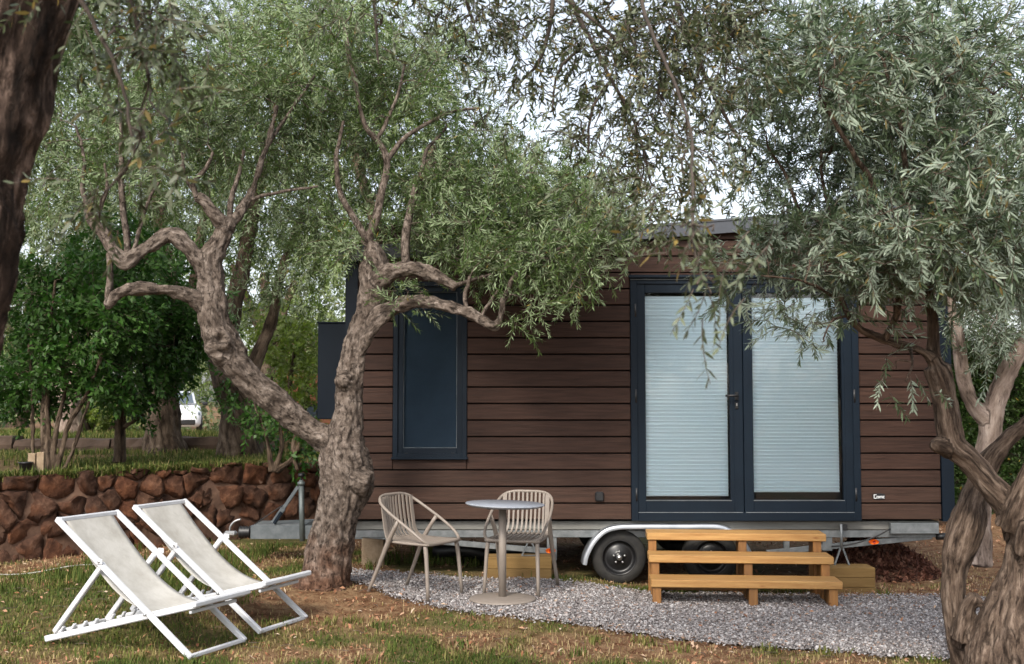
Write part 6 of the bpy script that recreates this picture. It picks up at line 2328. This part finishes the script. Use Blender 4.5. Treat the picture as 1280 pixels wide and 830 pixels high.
back_tree('dark green shrub on a slender dark trunk, left of the thick dark olive',
          [[(149, 578, 12.9, 8), (150, 555, 12.9, 6.5), (151, 520, 12.9, 6), (156, 480, 12.9, 5), (165, 430, 12.9, 4), (170, 370, 13, 3)], [(151, 535, 12.9, 4), (165, 528, 12.9, 2.6), (180, 518, 12.9, 2.2)], [(153, 500, 12.9, 4), (190, 440, 13, 3), (215, 390, 13, 2.2)]],
          [(190, 420, 66, 66, 13.2, .6, 66), (150, 360, 60, 50, 13.2, .6, 36), (205, 450, 30, 26, 13.2, .4, 12), (245, 410, 30, 36, 13.4, .4, 14), (120, 300, 60, 30, 13.4, .5, 12), (220, 390, 46, 46, 13.3, .5, 24), (165, 490, 50, 20, 13, .4, 14), (200, 330, 50, 26, 13.3, .5, 12)],
          M['leaf_broad'], M['bark_back'], 42, per=7, temps=T_BROAD, group=G_SH, name='shrub', cat='shrub', spread=0.11, voxel=0.014, r_max=0.014)
back_tree('light lime-green bush in the sun between the slanting limb and the cabinet',
          [[(360, 590, 17.5, 5), (358, 540, 17.5, 4), (362, 480, 17.5, 3), (370, 430, 17.5, 2)], [(356, 590, 17.5, 4), (345, 530, 17.5, 3), (340, 470, 17.5, 2)], [(362, 585, 17.5, 4), (378, 530, 17.5, 3), (384, 480, 17.5, 2)]],
          [(360, 430, 40, 36, 17.7, .6, 26), (380, 470, 30, 36, 17.6, .6, 16), (345, 500, 30, 40, 17.6, .5, 12), (385, 530, 24, 30, 17.5, .4, 8), (335, 400, 40, 24, 17.8, .6, 12)],
          M['leaf_lime'], M['bark_back'], 43, per=6, temps=T_BROAD, group=G_SH, name='bush', cat='bush', spread=0.14, voxel=0.018, scale=(1.0, 1.5), r_max=0.014)
back_tree('low dark bush of bare thin branches at the foot of the slanting limb',
          [[(340, 590, 12.9, 4), (336, 560, 12.9, 3), (328, 530, 12.9, 2.4), (318, 505, 12.9, 2)], [(343, 590, 12.9, 4), (352, 560, 12.9, 3), (350, 530, 12.9, 2.4)], [(346, 590, 12.9, 4), (368, 570, 12.9, 3), (378, 545, 12.9, 2.2)], [(372, 588, 12.9, 3.4), (366, 560, 12.9, 2.6), (372, 535, 12.9, 2)]],
          [(345, 530, 40, 24, 13, .4, 14), (372, 560, 24, 14, 13, .3, 6), (295, 480, 24, 10, 13.4, .3, 4), (305, 500, 30, 12, 13.3, .3, 5)],
          M['leaf_broad'], M['bark_back'], 44, per=4, temps=T_BROAD, group=G_SH, name='bush', cat='bush', spread=0.1, voxel=0.012, r_max=0.008)
back_tree('sunny green bush on the far bank behind the slender dark trunk',
          [[(120, 552, 19, 4), (120, 530, 19, 3), (122, 505, 19, 2)], [(118, 552, 19, 4), (108, 530, 19, 3), (104, 510, 19, 2)], [(124, 552, 19, 4), (140, 535, 19, 3), (146, 515, 19, 2)]],
          [(122, 515, 34, 22, 19.2, .5, 22), (150, 530, 26, 14, 19.3, .4, 10), (98, 530, 22, 14, 19.2, .4, 8)],
          M['leaf_lime'], M['bark_back'], 45, per=6, temps=T_BROAD, group=G_SH, name='bush', cat='bush', spread=0.12, voxel=0.018, r_max=0.012, scale=(1.0, 1.4))


def hedge():
    rng = np.random.default_rng(51)
    root = thing('hedge', 'tall dense green hedge at the right, behind the furrowed olive', 'hedge', (8.0, 16.5, 0))
    mb = MB()
    n = 9000
    P = np.stack([rng.uniform(5.6, 12, n), 16.3 + np.abs(rng.normal(0, 0.22, n)), rng.uniform(0.05, 2.6, n)], 1)
    P[:, 1] += 0.3 * (fbm(P[:, 0] * 1.5, P[:, 2] * 1.5, 70) - 0.5)
    D = np.stack([rng.normal(0, .5, n), -0.6 + rng.normal(0, .4, n), rng.normal(0.1, .5, n)], 1)
    V, F, r, mi = place_sprigs(T_BROAD, P, D, rng.uniform(0.7, 1.1, n), rng)
    me = mesh_np('foliage', V - np.array(root.location), F, attrs={'rnd': r}, mat_idx=mi)
    me.materials.append(M['leaf_hedge'])
    me.materials.append(M['twig'])
    link('foliage', me, None, root)['kind'] = 'stuff'
    core = MB().box((8.8, 17.1, 1.25), (6.4, 1.0, 2.5), 0.2)
    core.build('inner_wood', M['twig'], root)


hedge()


def distant_wood():
    """far belt of trees all round the back that reads as one mass"""
    rng = np.random.default_rng(61)
    P, D = [], []
    for k in range(46):
        x = rng.uniform(-34, 34)
        y = rng.uniform(46, 62)
        h = rng.uniform(4.5, 7.5) if x < 2 else rng.uniform(3.5, 5)
        if x < -24 or x > 24:
            h *= 1.2
        n = 170
        v = rng.normal(0, 1, (n, 3))
        v /= np.linalg.norm(v, axis=1)[:, None]
        r = rng.uniform(0.55, 1, (n, 1)) ** 0.5
        c = np.array([x, y, h * 0.5 - 0.4])
        P.append(c + v * r * np.array([3.2, 2.2, h * 0.55]))
        D.append(v + rng.normal(0, .4, (n, 3)))
    for k in range(26):      # the grove goes on behind the photographer (mirrored in the panes)
        a = math.pi * (1.02 + 0.96 * (k + rng.random()) / 26)
        R_ = rng.uniform(17, 26)
        h = rng.uniform(2.0, 3.8)
        n = 90
        v = rng.normal(0, 1, (n, 3))
        v /= np.linalg.norm(v, axis=1)[:, None]
        r = rng.uniform(0.55, 1, (n, 1)) ** 0.5
        P.append(np.array([R_ * math.cos(a), R_ * math.sin(a), h * 0.5 - 0.2]) + v * r * np.array([2.4, 2.0, h * 0.55]))
        D.append(v + rng.normal(0, .4, (n, 3)))
    P, D = np.vstack(P), np.vstack(D)
    V, F, r, mi = place_sprigs(T_FAR, P, D, rng.uniform(0.8, 1.3, len(P)), rng)
    me = mesh_np('distant_wood', V, F, attrs={'rnd': r}, mat_idx=mi)
    me.materials.append(M['leaf_far'])
    me.materials.append(M['twig'])
    tag(link('distant_wood', me, None), 'far green belt of trees beyond the road', 'wood', kind='stuff')


distant_wood()


# ------------------------------------------------------------------ small things on the terrace, car, building
def stake_box():
    a, b = at(36, 567, 11.45), at(55, 597, 11.45)
    root = thing('wooden_stake', 'short pale wooden stake board at the foot of the thin-stemmed shrub', 'stake', ((a.x + b.x) / 2, 11.45, b.z))
    w = (b.x - a.x)
    for i, dx in enumerate((-0.26, 0.26)):
        MB().box(((a.x + b.x) / 2 + dx * w, 11.45 + 0.01 * i, (a.z + b.z) / 2 - 0.02 + 0.01 * i), (w * 0.46, 0.05, a.z - b.z + 0.05), 0.004).build('board', M['block'], root)


stake_box()
pa = at(32, 593, 11.35)
pt = MB()
pt.lathe([(0, -0.04), (0.05, -0.04), (0.066, 0.06), (0.072, 0.062), (0.072, 0.075), (0.06, 0.075), (0.05, 0.03), (0, 0.03)], (0, 0, 0), 20)
po = pt.build('plant_pot', M['black'])
po.location = (pa.x, pa.y, pa.z + 0.05)
tag(po, 'small black plastic plant pot left of the pale stake', 'plant pot')
xs_ = np.linspace(-4.95, -3.75, 16)
ys_ = 9.95 + 0.12 * np.sin(xs_ * 3) + (xs_ + 4.9) * 0.5
cd = MB().tube(np.stack([xs_, ys_, gz(xs_, ys_) + 0.02 + 0.015 * np.sin(xs_ * 9)], 1), 0.006, 6)
tag(cd.build('cord', M['cord']), 'thin pale cord lying on the grass below the stone wall', 'cord')


def car():
    Y = 42.0
    c = at(221, 539, Y)
    root = thing('parked_car', 'white car parked beyond the terrace, partly hidden by the dark trunk', 'car', (c.x, Y, c.z))
    W = 0.88

    def loft(secs, name, mat, parent):
        V, F = [], []
        for (y, hw, z0, z1, rr) in secs:
            ring = [(-hw * rr, z0), (-hw, z0 + 0.12), (-hw, z0 + (z1 - z0) * 0.6), (-hw * 0.93, z1 - 0.05), (-hw * 0.8, z1), (hw * 0.8, z1), (hw * 0.93, z1 - 0.05), (hw, z0 + (z1 - z0) * 0.6), (hw, z0 + 0.12), (hw * rr, z0)]
            V += [(x, y, z) for x, z in ring]
        n = 10
        for i in range(len(secs) - 1):
            for j in range(n):
                F.append((i * n + j, i * n + (j + 1) % n, (i + 1) * n + (j + 1) % n, (i + 1) * n + j))
        F += [tuple(range(n))[::-1], tuple((len(secs) - 1) * n + j for j in range(n))]
        return MB().add(V, F, True).build(name, mat, parent, world=False)
    body = loft([(-2.0, .62, .3, .62, .9), (-1.93, .76, .22, .74, .9), (-1.75, .84, .2, .84, .9), (-1.3, W, .2, .95, .9), (-0.7, W, .2, 1.0, .9), (1.6, W, .2, 1.0, .9), (1.95, .8, .25, .95, .9), (2.05, .72, .35, .8, .9)], 'body', M['carpaint'], root)
    loft([(-0.95, .70, .93, 1.0, .98), (-0.25, .64, .95, 1.42, 1.1), (0.2, .63, .95, 1.49, 1.12), (1.2, .62, .95, 1.47, 1.12), (1.9, .68, .95, 1.05, 1.0)], 'cabin', M['carpaint'], root)
    ws = MB().add([(-.60, -.90, 1.0), (.60, -.90, 1.0), (.50, -.27, 1.42), (-.50, -.27, 1.42), (-.60, -.86, .98), (.60, -.86, .98), (.50, -.23, 1.40), (-.50, -.23, 1.40)],
                  [(0, 1, 2, 3), (7, 6, 5, 4), (0, 4, 5, 1), (1, 5, 6, 2), (2, 6, 7, 3), (3, 7, 4, 0)])
    wo_ = ws.build('windscreen', M['carglass'], root, world=False)
    wo_.location = (0, -0.03, 0.02)
    for s in (-1, 1):
        MB().box((s * .66, -1.80, .66), (.30, .16, .17), 0.05).build('headlight', M['lamp'], root, world=False)
        MB().box((s * 1.0, -.62, 1.03), (.2, .1, .13), 0.04).build('wing_mirror', M['black'], root, world=False)
        for y in (-1.3, 1.25):
            w = MB().lathe([(0, -.1), (.2, -.1), (.3, -.09), (.32, -.05), (.32, .09), (.2, .1), (0, .1)], (s * .8, y, .32), 20, 'X')
            wo2 = w.build('wheel', M['rubber'], root, world=False)
            MB().lathe([(0, .11), (.19, .105), (.2, .09)], (s * .8 + (0 if s > 0 else -.21), y, .32), 16, 'X').build('rim', M['galv'], wo2, world=False)
        sw = MB().box((s * .715, .35, 1.2), (.03, 1.5, .3), 0.01)
        sw.build('side_window', M['carglass'], root, world=False)
        MB().box((s * .5, -1.94, .34), (.2, .06, .1), 0.02).build('fog_light', M['lamp'], root, world=False)
    MB().box((0, -1.96, .37), (1.3, .12, .2), 0.03).build('grille', M['black'], root, world=False)
    MB().box((0, -2.0, .5), (.5, .03, .11), 0.005).build('number_plate', M['white'], root, world=False)
    root.rotation_euler = (0, 0, math.radians(16))


car()


def brick_house():
    Y = 27.0
    x0, x1 = at(322, 500, Y).x, at(440, 500, Y).x
    z0, z1 = 0.2, at(360, 448, Y).z
    root = thing('brick_outbuilding', 'low red brick outbuilding glimpsed through the leaves left of the cabinet', 'building', ((x0 + x1) / 2, Y + 1.5, z0))
    MB().box(((x0 + x1) / 2, Y + 1.5, (z0 + z1) / 2), (x1 - x0, 3, z1 - z0)).build('wall', M['brick'], root)
    rf = MB()
    rf.add([(x0 - .2, Y - .25, z1), (x1 + .2, Y - .25, z1), (x1 + .2, Y + 1.5, z1 + .7), (x0 - .2, Y + 1.5, z1 + .7), (x0 - .2, Y + 3.2, z1), (x1 + .2, Y + 3.2, z1),
            (x0 - .2, Y - .25, z1 - .08), (x1 + .2, Y - .25, z1 - .08), (x0 - .2, Y + 3.2, z1 - .08), (x1 + .2, Y + 3.2, z1 - .08)],
           [(0, 1, 2, 3), (3, 2, 5, 4), (0, 6, 7, 1), (4, 5, 9, 8), (6, 8, 9, 7), (0, 3, 4, 8, 6), (1, 7, 9, 5, 2)])
    rf.build('roof', M['tile'], root)
    w = MB().box(((x0 + x1) / 2, Y - 0.01, z0 + 0.95), (0.7, 0.06, 0.8), 0.01).build('window', M['navy'], root)
    MB().box(((x0 + x1) / 2, Y - 0.045, z0 + 0.95), (0.58, 0.02, 0.68)).build('pane', M['carglass'], w)


brick_house()
